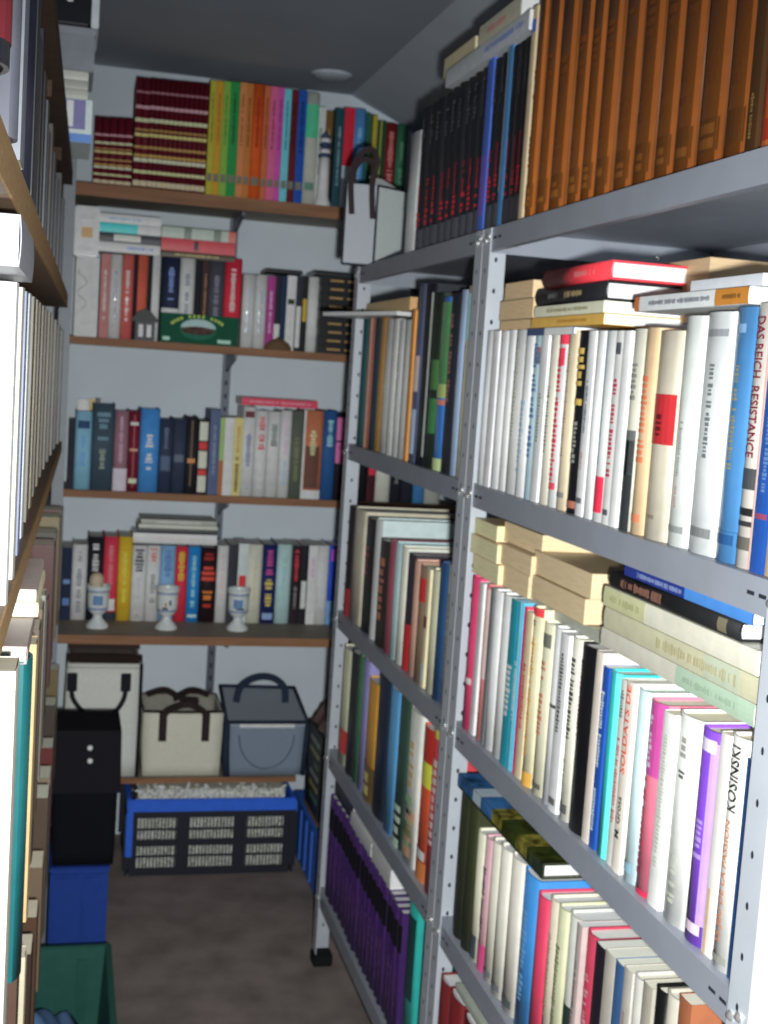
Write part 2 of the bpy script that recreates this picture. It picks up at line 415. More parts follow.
# ------------------------------------------------------------------ books on the back wall
YS = YF+.012
G = .30
ser = []
def vols(n, x0, x1, top0, top1, colr, desc, marks, **opt):
    return [(x0+(x1-x0)*(i+1)/n, top0+(top1-top0)*i/max(1, n-1), colr, desc, marks(i) if callable(marks) else marks, opt) for i in range(n)]
GB = ('b:988c74:.02:.07', 'b:c0ac70:.135:.165', 'b:d0bc80:.24:.275', 'b:8c7038:.285:.31', 'b:84683c:.36:.385', 'b:a8905c:.47:.5', 'b:806438:.52:.54', 'b:d0bc78:.60:.635', 'b:947078:.72:.75', 'b:785058:.86:.88', 's:100408:0:1:.93:1')
row('top wall shelf', 'burgundy and gold sets on the top wall shelf', 'y', YS, zB1, None, 92.6,
    vols(5, 92.6, 130.8, 116.5, 118.5, '460c18', 'short burgundy volume with gold bands', GB[:9]+GB[10:], hard=True, name='encyclopedia_volume')
    + [(132.2, 120, '000000', 'gap', (), {'gap': 1})]
    + vols(2, 132.2, 146.6, 77, 78, '460c18', 'tall wide burgundy volume with gold bands', GB, hard=True, name='encyclopedia_volume')
    + vols(12, 146.6, 204.4, 78, 83.5, '400a14', 'tall slim burgundy volume with gold bands', GB, hard=True, name='encyclopedia_volume'), .36, depth=(.18, .18))
RB = lambda dk: ('t:%s:.45:.9:.4' % dk, 'l:5c5c50:.12:.19')
row('top wall shelf', 'rainbow set on the top wall shelf', 'y', YS, zB1, None, 205.2, [
    (211.5, 80.5, '8c8622', 'olive yellow spine', RB('5c5a18')), (218.3, 81, '9c741a', 'mustard spine', RB('7c4a10')), (225.4, 81.5, '648a32', 'lime green spine', RB('3c6020')),
    (234.7, 82, '1a7036', 'deep green spine', RB('0c4020')), (241.5, 82.5, 'a2643c', 'pale orange spine', RB('70401c')), (248.2, 83.5, '965a28', 'amber spine', RB('603410')),
    (259.2, 84, 'b4420c', 'bright orange spine', RB('781c08')), (265.2, 86, '9a5030', 'brownish orange spine', RB('642c14')), (272.8, 86.5, 'ac4a70', 'pink spine', RB('6c2048')),
    (278.7, 87.5, '9c3c82', 'magenta spine', RB('602058')), (286, 89, '509ac0', 'sky blue spine', RB('205878')), (293.1, 90, '4c141c', 'maroon spine', RB('200408')),
    (301.6, 90.5, '103c84', 'royal blue spine', RB('0a1c48')),
    (314.5, 93, '8c8e86', 'off-white spine with green upper half', ('b:3c9470:.60:.9', 'l:4c6a60:.13:.2'), {'group': None}),
    (324, 104, '9a9e9a', 'greyish white spine', ('t:606868:.3:.8',), {'group': None, 'back': .047, 'd': .12}), (331, 108, '58401e', 'brown spine', ('t:907040',), {'group': None, 'back': .047, 'd': .12}),
    (339.5, 108.5, '14343c', 'dark teal spine', ('t:607880',), {'group': None}), (349.5, 108, '9c1428', 'bright red spine with pale lower half', ('b:9098a8:.0:.42',), {'group': None}),
    (361, 109, '3c6c9c', 'dusty blue spine', ('t:6890b0',), {'group': None}), (365.5, 113, '18443c', 'narrow bottle green spine', (), {'group': None}),
    (372.5, 115, '82761e', 'dark yellow spine', ('s:2c3818:0:1:.0:.35',), {'group': None}), (381.5, 121, '1c3020', 'blackish green spine with yellow stripe', ('s:6a7428:0:1:.3:.5',), {'group': None}),
    (392.5, 123, '5c1418', 'dark red spine with pink title', ('t:a05c5c:.1:.9:.5',), {'group': None}), (403, 125, '23503a', 'forest green spine', ('t:507860',), {'group': None})],
    .42, depth=(.16, .17))
# lighthouse model in front
x = H(324, 200, 1, YF+.02).x
lh = empty('lighthouse_model', (x-.004, YF+.030-.045, zB1)); g = .30
bm = bmesh.new(); lathe(bm, [(.024, 0), (.024, .008), (.02, .016), (.0165, .03), (.0145, .09), (.014, .135)], 20); finish(bm, 'tower', mat('8c98a8', g), lh)
bm = bmesh.new(); lathe(bm, [(.0185, .135), (.0185, .142), (.012, .143), (.012, .165), (.017, .166), (.017, .172), (.011, .173), (.011, .19), (.014, .191), (.0, .212)], 20); finish(bm, 'lantern', mat('1c2840', g), lh)
for z in (.146, .176):
    bm = bmesh.new(); lathe(bm, [(.0125, z), (.0155, z+.004), (.0155, z+.008), (.0125, z+.012)], 20); finish(bm, 'window_band', mat('9ca4b0', g), lh)
tag(lh, 'small white model lighthouse with navy lantern before the rainbow spines', 'lighthouse model')
lh.location.y = YF+.0275
# second shelf
g2 = .36
row('second wall shelf', None, 'y', YS+.02, zB2, None, 98, [
    (107.5, 254, '8a5a58', 'pinkish brown spine', ('t:c0a0a0',)), (119.5, 254.5, 'b4bac4', 'glossy silver white spine', ('t:6a7080',), {'hard': 1, 'rough': .16, 'spec': .7}), (131, 255, 'a04844', 'brick red spine', ('t:d0a0a0',), {'hard': 1, 'rough': .16, 'spec': .7}),
    (145, 255.5, '9c4434', 'rust spine with dark edge', ('s:20181c:0:1:0:.3',)), (160, 256, '9cb0ac', 'pale grey-green spine with dark edges', ('s:182020:0:1:0:.3', 's:182020:0:1:.8:1')), (177, 257, '1c2034', 'navy spine with white lower label', ('b:b8b0cc:.05:.4', 't:6070a0:.5:.9')),  # pale middle between the dark stripes is glare put into the colour
    (192, 257, 'a0a2aa', 'light grey spine', ('t:60646c',)), (199, 258, '121218', 'narrow black spine', ()), (206, 258, '2c1e20', 'dark brown spine', ('t:806040',)),
    (221.5, 258, '36363e', 'charcoal spine', ('t:60606c',)), (238.5, 259, 'a41c2c', 'scarlet spine with pink foot', ('b:c08c98:.0:.28', 't:d0a0a0:.4:.9')),
    (240, 259, '000000', 'gap', (), {'gap': 1}),
    (252.5, 274.5, 'b4bcc8', 'glossy white spine', ('t:80889c',), {'hard': 1, 'rough': .16, 'spec': .7}), (264.3, 275, 'a4acb4', 'glossy silvery spine', ('t:707c8c',), {'hard': 1, 'rough': .16, 'spec': .7}), (272.5, 276.5, '7a2a62', 'purple spine', ('t:b080a0',)),
    (278.3, 276.5, '1c1c26', 'black spine with white foot', ('b:a0a0a8:.1:.35',)), (283.8, 276.5, '142238', 'dark navy spine', ()), (293, 276, 'a8a8b0', 'pale spine with small black picture', ('l:20301c:.62:.69', 't:c09090:.1:.55')),
    (299.4, 276.5, '22242c', 'black spine with shiny white foot', ('l:b0b4b8:.05:.6',)), (305, 276.5, '181818', 'black spine with yellow patch', ('l:907820:.4:.7',)), (316, 277, '9a9ca2', 'whitish grey spine', ())],  # the white block on the first black spine is painted glare
    g2, depth=(.13, .15), **{})
# lying cases over the left group and the black boxes
zz = [Zat(254, Xat(105, YS+.02, zB2), YS+.02)]; z = zz[0]+.006
xa, xb, xc = Xat(93, YS, z), Xat(161, YS, z), Xat(235, YS, z)
for i, (tl, cl, ml, dl, tr, cr, mr, dr) in enumerate([
    (.026, 'b8bec8', ('t:5068a0:.1:.5',), 'shiny white book lying lowest of the left pile on second wall shelf', .016, '3c3026', ('t:a08850',), 'dark brown book lying lowest of the right pile on second wall shelf'),
    (.024, '2a2a32', ('l:b0b090:.3:.7',), 'black book lying second in the left pile on second wall shelf', .034, 'b43038', ('l:282028:.5:.56',), 'red book lying in the right pile on second wall shelf'),
    (.025, '2c9a9c', ('b:b4bac0:.0:.35',), 'turquoise and white book lying in the left pile on second wall shelf', .030, '848c84', ('b:586058:.2:.3', 'b:586058:.6:.7', 'b:a05048:.0:.1'), 'grey-green picture book lying topmost on the right pile, second wall shelf'),
    (.024, 'b4bac4', ('t:6078b0:.3:.8',), 'white book with blue lettering lying topmost on the left pile, second wall shelf', 0, '', (), '')]):
    def L(label, c, t, x0, x1, z, mk): lay(label, c, g2, (x0+x1)/2, YS+.012, z, t, x1-x0, .13, PI/2, False, mk, False, group='books lying on the second wall shelf')
    L(dl, cl, tl, xa, xb-.002, z, ml)
    if tr: L(dr, cr, tr, xb, xc, z-.0 if i == 0 else zr, mr); zr = (z if i == 0 else zr)+tr+.001
    z += tl+.001
z = zB2+.0005
xa, xb = Xat(317, YS, zB2), Xat(361, YS, zB2)
for i in range(9):
    bx = empty('video_case', ((xa+xb)/2+random.uniform(-.002, .002), YS, z)); bm = bmesh.new(); w = xb-xa
    box(bm, -w/2, w/2, .001, .19, 0, .0235, 0, .0015); finish(bm, 'case', mat('101014', g2, .3), bx)
    bm = bmesh.new()
    for u0, u1 in ((.22, .52), (.62, .8)): box(bm, (u0-.5)*w, (u1-.5)*w, .0002, .001, .009, .0145)
    finish(bm, 'label', mat('7c6030', g2, .5), bx)
    tag(bx, f'black case with gold marks, {ORD[8-i]} from the top of the stack on second wall shelf', 'video case', 'stack of black cases on the second wall shelf'); z += .0242
lay('thin black book lying on the stack of black cases, second wall shelf', '101016', g2, (xa+xb)/2-.004, YS, z, .011, (xb-xa)+.03, .15, PI/2, group='books lying on the second wall shelf')
zt = Zat(274.5, Xat(280, YS+.02, zB2), YS+.02)+.004
xa, xb = Xat(268, YS, zt), Xat(304, YS, zt)
lay('thin black book lying across the slim spines on second wall shelf', '121218', g2, (xa+xb)/2, YS+.02, zt, .008, xb-xa, .13, PI/2, group='books lying on the second wall shelf')
# white box and paper sleeve at the left end
p = H(78, 222, 1, YF+.0); 
zl = zB2
xa, xb = Xat(74, YF+.004, zB2+.05), Xat(97, YF+.004, zB2+.05)
o = empty('paper_sleeve', ((xa+xb)/2, YF+.004, zB2)); w = xb-xa; ht = Zat(256, xa, YF+.004)-zB2
bm = bmesh.new(); box(bm, -w/2, w/2, .001, .11, .0, ht, 0, .002); finish(bm, 'sleeve', mat('9c9ca0', g2, .6), o)
bm = bmesh.new(); tube(bm, [(-.012+.014*math.sin(k*1.3), -.0003, ht*(.35+.5*k/9)) for k in range(10)], .0012, 5); finish(bm, 'line_drawing', mat('70706e', g2), o)
tag(o, 'white paper sleeve with faint line drawing at left end, second wall shelf', 'sleeve')
bx = empty('plastic_box', ((xa+xb)/2-.006, YF+.01, zB2+ht+.001)); w = .066; hb = Zat(205, xa, YF)-(zB2+ht)
bm = bmesh.new(); box(bm, -w/2, w/2, 0, .09, 0, hb, 0, .004); finish(bm, 'box_body', mat('a8b0bc', g2, .2, .6), bx)
bm = bmesh.new(); box(bm, -.014, .016, -.001, .0, hb*.38, hb*.58); finish(bm, 'picture_label', mat('c07850', g2), bx)
for v in (.1, .72):
    bm = bmesh.new(); box(bm, -.02, .018, -.002, 0, hb*v, hb*v+.016); finish(bm, 'painted_glint', mat('f0f4f8', g2, .15, .8), bx)  # bright strips paint the glints on the shiny box front
tag(bx, 'shiny white plastic box with small orange picture, on the paper sleeve', 'box')
# little house, green card, brown dome
xa, xb = Xat(131, YF+.01, zB2), Xat(158, YF+.01, zB2)
hs = empty('toy_house', ((xa+xb)/2, YF+.012, zB2)); w = (xb-xa)
bm = bmesh.new(); box(bm, -w*.36, w*.36, -.0, .022, 0, .052)
finish(bm, 'walls', mat('24262e', g2), hs)
bm = bmesh.new()
vs = [[bm.verts.new((x, y, z)) for x, z in ((-w*.55, .052), (-w*.3, .078), (-w*.05, .088), (w*.2, .08), (w*.55, .052))] for y in (-.004, .026)]
bm.faces.new(vs[0]); bm.faces.new(vs[1][::-1])
for i in range(5): bm.faces.new((vs[0][i], vs[1][i], vs[1][(i+1) % 5], vs[0][(i+1) % 5]))
finish(bm, 'roof', mat('1c1a1c', g2), hs)
for xx, c in ((-.24, 'b0b4b8'), (.06, 'c8d4d8')):
    bm = bmesh.new(); box(bm, xx*w, (xx+.17)*w, -.001, 0, .01, .044); finish(bm, 'pale_window', mat(c, g2), hs)  # two plain pale panels on the house front
tag(hs, 'tiny dark toy house with rounded roof beside the green card', 'toy house')
xa, xb = Xat(160, YF+.008, zB2), Xat(238, YF+.008, zB2); w = xb-xa; ht = Zat(312, xa, YF)-zB2
gc = empty('green_card', ((xa+xb)/2, YF+.008, zB2)); bm = bmesh.new(); box(bm, -w/2, w/2, .001, .022, 0, ht, 0, .001); finish(bm, 'box_body', mat('123a2c', g2, .8, .1), gc)
def ell(bm, cx, cz, rx, rz, y, mi=0, a0=0, a1=2*PI, n=28):
    f = bm.faces.new([bm.verts.new((cx+rx*math.cos(a0+(a1-a0)*k/n), y, cz+rz*math.sin(a0+(a1-a0)*k/n))) for k in range(n+1 if a1-a0 < 6.2 else n)]); f.material_index = mi
bm = bmesh.new(); ell(bm, -.005, ht*.50, w*.235, ht*.36, .0008, 0); ell(bm, -.005, ht*.55, w*.225, ht*.3, .0004, 2, 0, PI); ell(bm, -.005, ht*.46, w*.21, ht*.14, .0002, 1)
finish(bm, 'oval_picture', [mat('1c4c3c', g2, .8, .1), mat('3c2a24', g2, .6, .2, 'photo', scale=60), mat('7c9090', g2, .8, .1)], gc)
bm = bmesh.new()
for k in range(15):
    a = PI*(.16+.68*k/14); cx, cz = -.005-w*.38*math.cos(a), ht*.42+ht*.52*math.sin(a); M = Matrix.Translation((cx, .0004, cz)) @ Matrix.Rotation(-(PI/2-a)*.5, 4, 'Y')
    if k % 5 != 4: box(bm, -.0035, .0035, -.0002, .0002, -.004, .004, 0, 0, M)
for x0, x1 in ((-.47, -.38), (.23, .40)): box(bm, x0*w, x1*w, .0003, .0008, ht*.08, ht*.2, 1)
finish(bm, 'printed_marks', [mat('7c8a28', g2), mat('78988c', g2)], gc)
tag(gc, 'dark green box with oval picture and yellow arched marks, second wall shelf', 'box')
xa, xb = Xat(265, YF+.01, zB2), Xat(292, YF+.01, zB2)
dm = empty('wooden_ornament', ((xa+xb)/2, YF+.026, zB2)); bm = bmesh.new(); w = (xb-xa)/2
lathe(bm, [(w*.98, 0), (w, .008), (w*.8, .02), (w*.45, .029), (w*.15, .032), (0, .0325)], 20); 
for v in bm.verts: v.co.y *= .42
finish(bm, 'ornament_body', mat('4a3826', g2, .6, .2, 'wood'), dm)
bm = bmesh.new(); lathe(bm, [(.004, .03), (.005, .035), (.0, .038)], 10); finish(bm, 'ornament_knob', mat('3a2a1c', g2), dm)
tag(dm, 'small brown domed ornament before the slim spines on second wall shelf', 'ornament')
# third shelf
g3 = .34
row('third wall shelf', None, 'y', YS, zB3, None, 67, [
    (73, 420, '1c1c26', 'narrow black spine', ()), (89.5, 411.5, '5d83ac', 'light blue hardcover with dark label', ('l:1c3450:.78:.88', 't:48709c:.3:.7'), {'hard': 1}), (112, 404, '2c3842', 'tall slate hardcover', ('t:6a7068:.25:.5:.3', 't:48606c:.58:.9:.6'), {'hard': 1}),
    (126, 411, '6a4c56', 'mauve spine with whitish foot', ('b:9a8c96:.0:.28', 't:8c7480:.35:.95:.3')), (137.5, 411, '4c1420', 'dark red hardcover with gold dots', ('l:c09c80:.1:.16', 'l:a07060:.5:.53', 'l:c0a090:.82:.86', 's:843c44:.05:.95:.45:.55'), {'hard': 1}),
    (157, 409, '2d63b8', 'bright blue hardcover with pale title', ('t:a8a8c0:.27:.73:.4',), {'hard': 1}), (170.5, 419, '23293a', 'dark grey-blue hardcover', ('l:3c485c:.3:.5', 't:485468:.6:.9'), {'hard': 1}), (184, 419, '252b3a', 'dark slate hardcover', ('l:444c58:.42:.52',), {'hard': 1}),
    (195, 417, '1a1a20', 'black hardcover with gold dots', ('l:90643c:.40:.46', 's:504030:.1:.95:.4:.55'), {'hard': 1}), (206.8, 420, '24201e', 'black spine with cream and red blocks', ('l:b4ac88:.03:.25', 'l:9c2c2c:.26:.33', 'l:b4ac88:.35:.58', 'l:9c2c2c:.6:.7', 'l:b4ac88:.72:.97')), (217, 410, '3c455e', 'slate blue spine', ('t:606a80',)),
    (221.5, 418, '6e8450', 'slim green and rust spine', ('b:7c4a28:.0:.45',)), (231, 418, 'a4b0bc', 'white-blue slim spine', ()), (239.5, 418, 'a08c5a', 'tan spine with dark title', ('t:4c3a20:.05:.5:.5', 't:8a5c28:.55:.9')),
    (252.3, 407, 'b8bcc0', 'white spine with dark dot', ('l:502830:.88:.95', 't:4c5474:.3:.72:.4', 't:70788c:.08:.12')), (264.8, 411, 'bcbcb4', 'white spine with red title', ('t:b84048:.55:.95:.55', 't:9a9a94:.1:.5')), (277, 412, 'aab0ac', 'greyish white spine with dark title', ('t:4a5450:.6:.87:.5',)),
    (288.2, 411, 'a8b2c8', 'lavender white spine', ('t:a08090:.5:.93:.4', 't:6c88a8:.15:.45')), (300, 411, '41463e', 'dark olive spine', ('t:5a5a3c:.2:.7:.4',)), (319.5, 411, '8a5038', 'rust brown spine with white foot', ('b:b0acaa:.0:.1', 's:b8a898:0:1:.0:.1', 'l:4a3028:.12:.6', 't:b89870:.5:.8')),
    (333, 411, '1b3c66', 'deep blue spine', ('t:6c90a0:.6:.93:.4',)), (346, 413, '1a161e', 'black spine with pink block', ('b:b04c74:.42:.66', 'b:b04c74:.68:.94')),
    (366, 416, '14141a', 'black spine behind the steel post', ()), (374.5, 414, '2c0c14', 'blackish red spine seen through the rack', ('l:981c2c:.3:.6',)), (389.5, 414, 'a09c8c', 'cream spine seen through the rack', ()), (400.5, 414, '181a20', 'black spine seen through the rack', ('t:606060',)), (412.5, 414, '1c1e26', 'very dark spine seen through the rack', ()), (424, 414, '2c5a84', 'blue spine seen through the rack', ()), (440, 414, '7c7e78', 'grey spine seen through the rack', ())],
    g3, depth=(.13, .16))
zt = Zat(407, Xat(250, YS, zB3), YS)+.004; xa, xb = Xat(242, YS, zt), Xat(318, YS, zt)
lay('red book lying across the white spines on third wall shelf', 'a02038', g3, (xa+xb)/2, YS+.006, zt, .021, xb-xa, .14, PI/2, marks=('t:b86070:.1:.9:.4',))
for x0, x1, ty, c, lab in ((74, 86, 399, 'b0b0ac', 'white slim book standing behind the light blue hardcover'), (86, 92, 399, 'b08450', 'tan slim book standing behind the light blue hardcover'), (92, 97, 398, '2c3034', 'black slim book standing behind the tall slate hardcover')):
    xa, xb = Xat(x0, YS+.165, zB3), Xat(x1, YS+.165, zB3)
    o = make_book('book', xb-xa-.001, Zat(ty, xa, YS+.165)-zB3, .055, c, g3, (), False); o.location = ((xa+xb)/2, YS+.168, zB3+.0005); tag(o, lab, 'book')
# goblet shelf
YS4 = H(200, 622.5, 2, zB4).y; g4 = .34
row('goblet shelf', None, 'y', YS4, zB4, None, 60, [
    (69.8, 548, '161c30', 'navy spine with pale blue spots', ('l:50688c:.5:.56', 'l:405880:.2:.3')), (85, 545, 'b4b4b6', 'white spine with grey title', ('t:5c6068:.1:.7:.4', 't:60646c:.78:.93')), (101, 537, '16171c', 'black spine with white title', ('t:a0a0a0:.55:.92:.5',)), (115.7, 537, 'a82434', 'red spine with white patch', ('l:b0a8a8:.12:.26', 'b:20242c:.0:.1', 't:c05860:.4:.9')),  # blue blocks on the navy spine are glints painted as colour
    (129.5, 537, 'b07a10', 'golden yellow spine', ('t:c09030',)), (144, 546, 'b2b6b6', 'white spine with bold black title', ('t:30343a:.66:.97:.6', 't:808488:.3:.6:.3', 't:606468:.05:.1')), (157.7, 546, 'b0aea4', 'white spine with red upper title', ('t:a85048:.75:.97:.5', 't:5c5c5c:.25:.65:.4')), (172.8, 546, '5878a0', 'steel blue spine', ('t:3c5880:.6:.95:.5',)),
    (185, 547, 'b01c2c', 'red spine with yellow title', ('t:c88820:.55:.95:.5',)), (197.7, 547, '145c92', 'cerulean spine with pale title', ('t:6ca0c4:.2:.9:.35', 'l:7cacca:.06:.1')), (214.2, 548, '1c1014', 'black spine with glowing red picture', ('t:a83024:.48:.8:.8', 't:b85018:.3:.46:.8', 't:7c2018:.2:.28:.6', 't:6c1818:.83:.95:.6')), (225.3, 546, 'b0aca0', 'creamy white spine with pink title', ('t:b08080:.3:.9:.35',)),
    (235, 545, '26262c', 'dark charcoal spine', ()), (245, 544, '8e9696', 'grey spine with red label', ('l:b02428:.45:.6',)), (259.5, 545, 'a8a288', 'pale yellow spine', ('t:8c8668:.2:.8:.25',)), (274, 545, '161c42', 'navy spine with pink and gold titles', ('t:903468:.62:.95:.5', 't:a8843c:.22:.58:.55', 'l:607090:.05:.13')),
    (288.7, 545, '7e9ca0', 'pale teal spine', ('t:6c888c',)), (298, 546, '1c1218', 'black spine with red title', ('t:a42430:.55:.97:.5', 't:606060:.2:.5')), (305, 546, '14161a', 'black slim spine with white marks', ('l:909490:.2:.55',)), (313.7, 546, 'a8a8a0', 'white spine with pink upper title', ('t:c07c90:.6:.85:.5',)), (325.4, 546, 'a0a6a8', 'pale grey spine', ('t:8c9094',)), (338, 546, '1d3a92', 'vivid blue spine with violet mark', ('l:803c9c:.8:.95', 'b:5070a0:.0:.3'))],
    g4, depth=(.13, .16))
zt = Zat(545, Xat(150, YS4, zB4), YS4)+.004; xa, xb = Xat(133, YS4, zt), Xat(217, YS4, zt); z = zt
for t, c, mk, lab, x0, x1 in ((.028, 'b0b2b0', ('t:b08888:.2:.75:.3',), 'white book with red lettering lying lowest on the goblet shelf spines', 0, 0), (.013, '1c2024', (), 'black thin book lying in the pile above the goblet shelf spines', .012, 0), (.010, '8c8c84', (), 'pale thin book lying second from top over the goblet shelf spines', .014, .0), (.014, '74746c', ('t:9c9c94:.2:.8',), 'grey thin book lying topmost over the goblet shelf spines', .02, .004)):
    lay(lab, c, g4, (xa+x0+xb-x1)/2, YS4+.005, z, t, xb-x1-xa-x0, .14, PI/2, marks=mk, group='books lying on the goblet shelf'); z += t+.001
def goblet(px, pyb, label, pic):
    p = H(px, pyb, 2, zB4); o = empty('goblet', (p.x, p.y, zB4)); gg = .45
    bm = bmesh.new(); lathe(bm, [(.0, 0), (.030, 0), (.031, .005), (.024, .014), (.013, .026), (.012, .034), (.02, .042), (.0275, .052), (.029, .075), (.0295, .1), (.033, .114), (.0335, .118), (.029, .116), (.027, .1), (.026, .06), (.0, .05)], 26)
    bw_ = finish(bm, 'bowl', mat('a4acb8', gg, .25, .5), o, True)
    for pr_ in ([(.0278, .0515), (.0283, .054), (.0286, .057)], [(.0300, .1), (.0312, .105)]):
        bm = bmesh.new(); lathe(bm, pr_, 26); finish(bm, 'blue_band', mat('5c6c8c', gg, .3), bw_)
    bm = bmesh.new()
    for c, a0, a1, z0, z1 in pic:
        n = 4
        for i in range(n):
            q = [-PI/2+a0+(a1-a0)*(i+k)/n for k in (0, 1)]
            f = bm.faces.new([bm.verts.new((.0302*math.cos(a), .0302*math.sin(a), zz)) for a, zz in ((q[0], z0), (q[1], z0), (q[1], z1), (q[0], z1))]); f.material_index = c
    finish(bm, 'painted_picture', [mat('4a688c', gg), mat('22242a', gg), mat('8c6440', gg)], bw_)
    return tag(o, label, 'goblet', 'white goblets on the deep wall shelf')
g1 = goblet(97, 627, 'white footed goblet holding a tan egg, leftmost of three', [(0, -.5, .4, .066, .092)])
goblet(166, 628.5, 'white footed goblet with small black figures, middle of three', [(1, .1, .3, .07, .084), (1, -.5, .0, .058, .064), (2, -.3, -.1, .066, .078)])
goblet(237, 629.5, 'white footed goblet with blue painted landscape, nearest the steel rack', [(0, -.6, .3, .064, .09), (1, -.3, .5, .06, .064)])
eg = empty('egg', g1.location+Vector((-.006, 0, .103))); bm = bmesh.new()
lathe(bm, [(.02*math.sin(t)*(1-.12*math.cos(t)), .024-.026*math.cos(t)) for t in [k*PI/10+1e-3 for k in range(11)]], 18); finish(bm, 'egg_shell', mat('9c8c78', .45, .5, .3, 'plain', scale=90), eg, True)
tag(eg, 'tan egg resting in the leftmost white goblet', 'egg')
# ------------------------------------------------------------------ near rack books
gR1, gR2, gR3 = .68, .62, .78
W = 'dcd8cc'
r1 = row('near rack upper shelf', None, 'x', XS, SH[1], None, 474.5, [
    (480.5, 331, 'b4b0b0', 'pale grey slim spine', ()), (486.4, 331, 'a8a4a6', 'grey slim spine with pink edge', ('s:c8a8b0:0:1:.7:.9',)), (493.4, 331, 'd4d0cc', 'whitish slim spine', ()), (499.3, 330, 'c4c4c0', 'glossy pale spine', (), {'hard': 1, 'rough': .15, 'spec': .7}), (511, 330, 'c8c4b2', 'cream spine with grey title', ('t:9c9a8c:.35:.9:.3',)),
    (519, 330, 'c0ccd4', 'pale blue spine', ('t:8ca0b0:.15:.6:.5',)), (527.4, 330, '9cb4cc', 'light blue spine with dark title', ('t:506c94:.25:.92:.5', 'l:4c5868:.8:.9', 'l:c07878:.87:.9')), (534.5, 330, 'c0c4c4', 'grey white spine with green title', ('t:78887c:.35:.65:.4',)), (542.7, 330, 'c4bfb0', 'beige spine with grey title', ('t:808078:.3:.7:.35',)),
    (551, 330, 'ece4e4', 'white spine with long red title', ('t:c8304c:.15:.85:.5', 'b:d83048:.92:1', 'l:d83048:.8:.9', 'l:c84050:.1:.14')), (560.2, 330, 'c6b69a', 'tan spine with grey marks', ('t:988a70:.3:.9:.3', 'l:707070:.07:.1')), (572, 331, '16181c', 'black spine with gold title', ('t:c4a450:.55:.95:.6', 't:8a8a84:.28:.53:.35', 'l:a06050:.03:.07')),
    (579, 331, 'd8dad4', 'white spine with blue title', ('t:4c607c:.45:.75:.3', 't:b89088:.25:.35:.3', 'l:606468:.07:.1')), (587, 331, 'ecf2f4', 'bright white glossy spine', (), {'hard': 1, 'rough': .15, 'spec': .7}), (599, 331, 'e6e6e4', 'white spine with red tab', ('l:e02c4c:.05:.24', 's:9cb0b8:.3:1:.35:.5')), (606, 331, 'dcdcda', 'white spine with red title and grey head', ('t:c43050:.25:.78:.55', 'l:585c64:.88:.94', 'l:585c64:.05:.08')), (613, 331, 'f0f0ee', 'plain white spine', ()),
    (626, 329, 'd8d4c4', 'white spine with black and white photo', ('l:34383c:.0:.45', 'l:686c6c:.28:.5', 't:8c8c84:.65:.85:.4')), (637.5, 328, 'd8b890', 'tan spine with orange title', ('t:e07850:.35:.8:.55', 'l:d8805c:.06:.1')), (659, 331, 'd2c8b4', 'cream spine with red square label', ('b:c82c34:.46:.7', 't:701820:.5:.68:.3', 't:8c8470:.1:.13')),
    (678.5, 316, 'e8ece8', 'white spine with thin grey title', ('t:9ca8a8:.3:.55:.15', 't:c89c9c:.17:.28:.12', 'l:909694:.06:.09'), {'hard': 1, 'pages': 'ece6d6'}), (706, 312, 'f0f4f4', 'broad white spine with thin grey title', ('t:7c8488:.4:.8:.18', 'l:989ca0:.9:.93', 'l:8c8e90:.07:.11'), {'hard': 1, 'pages': 'ece6d6'}), (728, 307, '5090cc', 'sky blue glossy hardcover with gold title', ('t:9c9c7c:.35:.8:.2', 't:88b0d8:.9:.95:.5', 'l:2c5c94:.07:.11', 'b:386ca4:.12:.125'), {'hard': 1, 'rough': .2}),
    (745.5, 303, 'e4dcd4', 'cream spine with maroon capitals', ('D:8c1c34:.72:.95:DAS REICH:.42', 'D:8c1c34:.42:.69:RESISTANCE:.42', 'l:505458:.3:.38', 'l:282a2c:.2:.23', 'l:3c3c3c:.16:.18', 'l:6c6860:.07:.12', 's:c89c94:0:1:.84:.9')), (761, 300, '2860c0', 'strong blue spine with white lettering', ('t:c8d8f0:.7:.8:.5', 't:7098d0:.3:.6:.3', 'l:b05070:.2:.22')), (772, 300, 'd8bc94', 'tan spine beside the near post', ())],
    gR1, depth=(.145, .165))
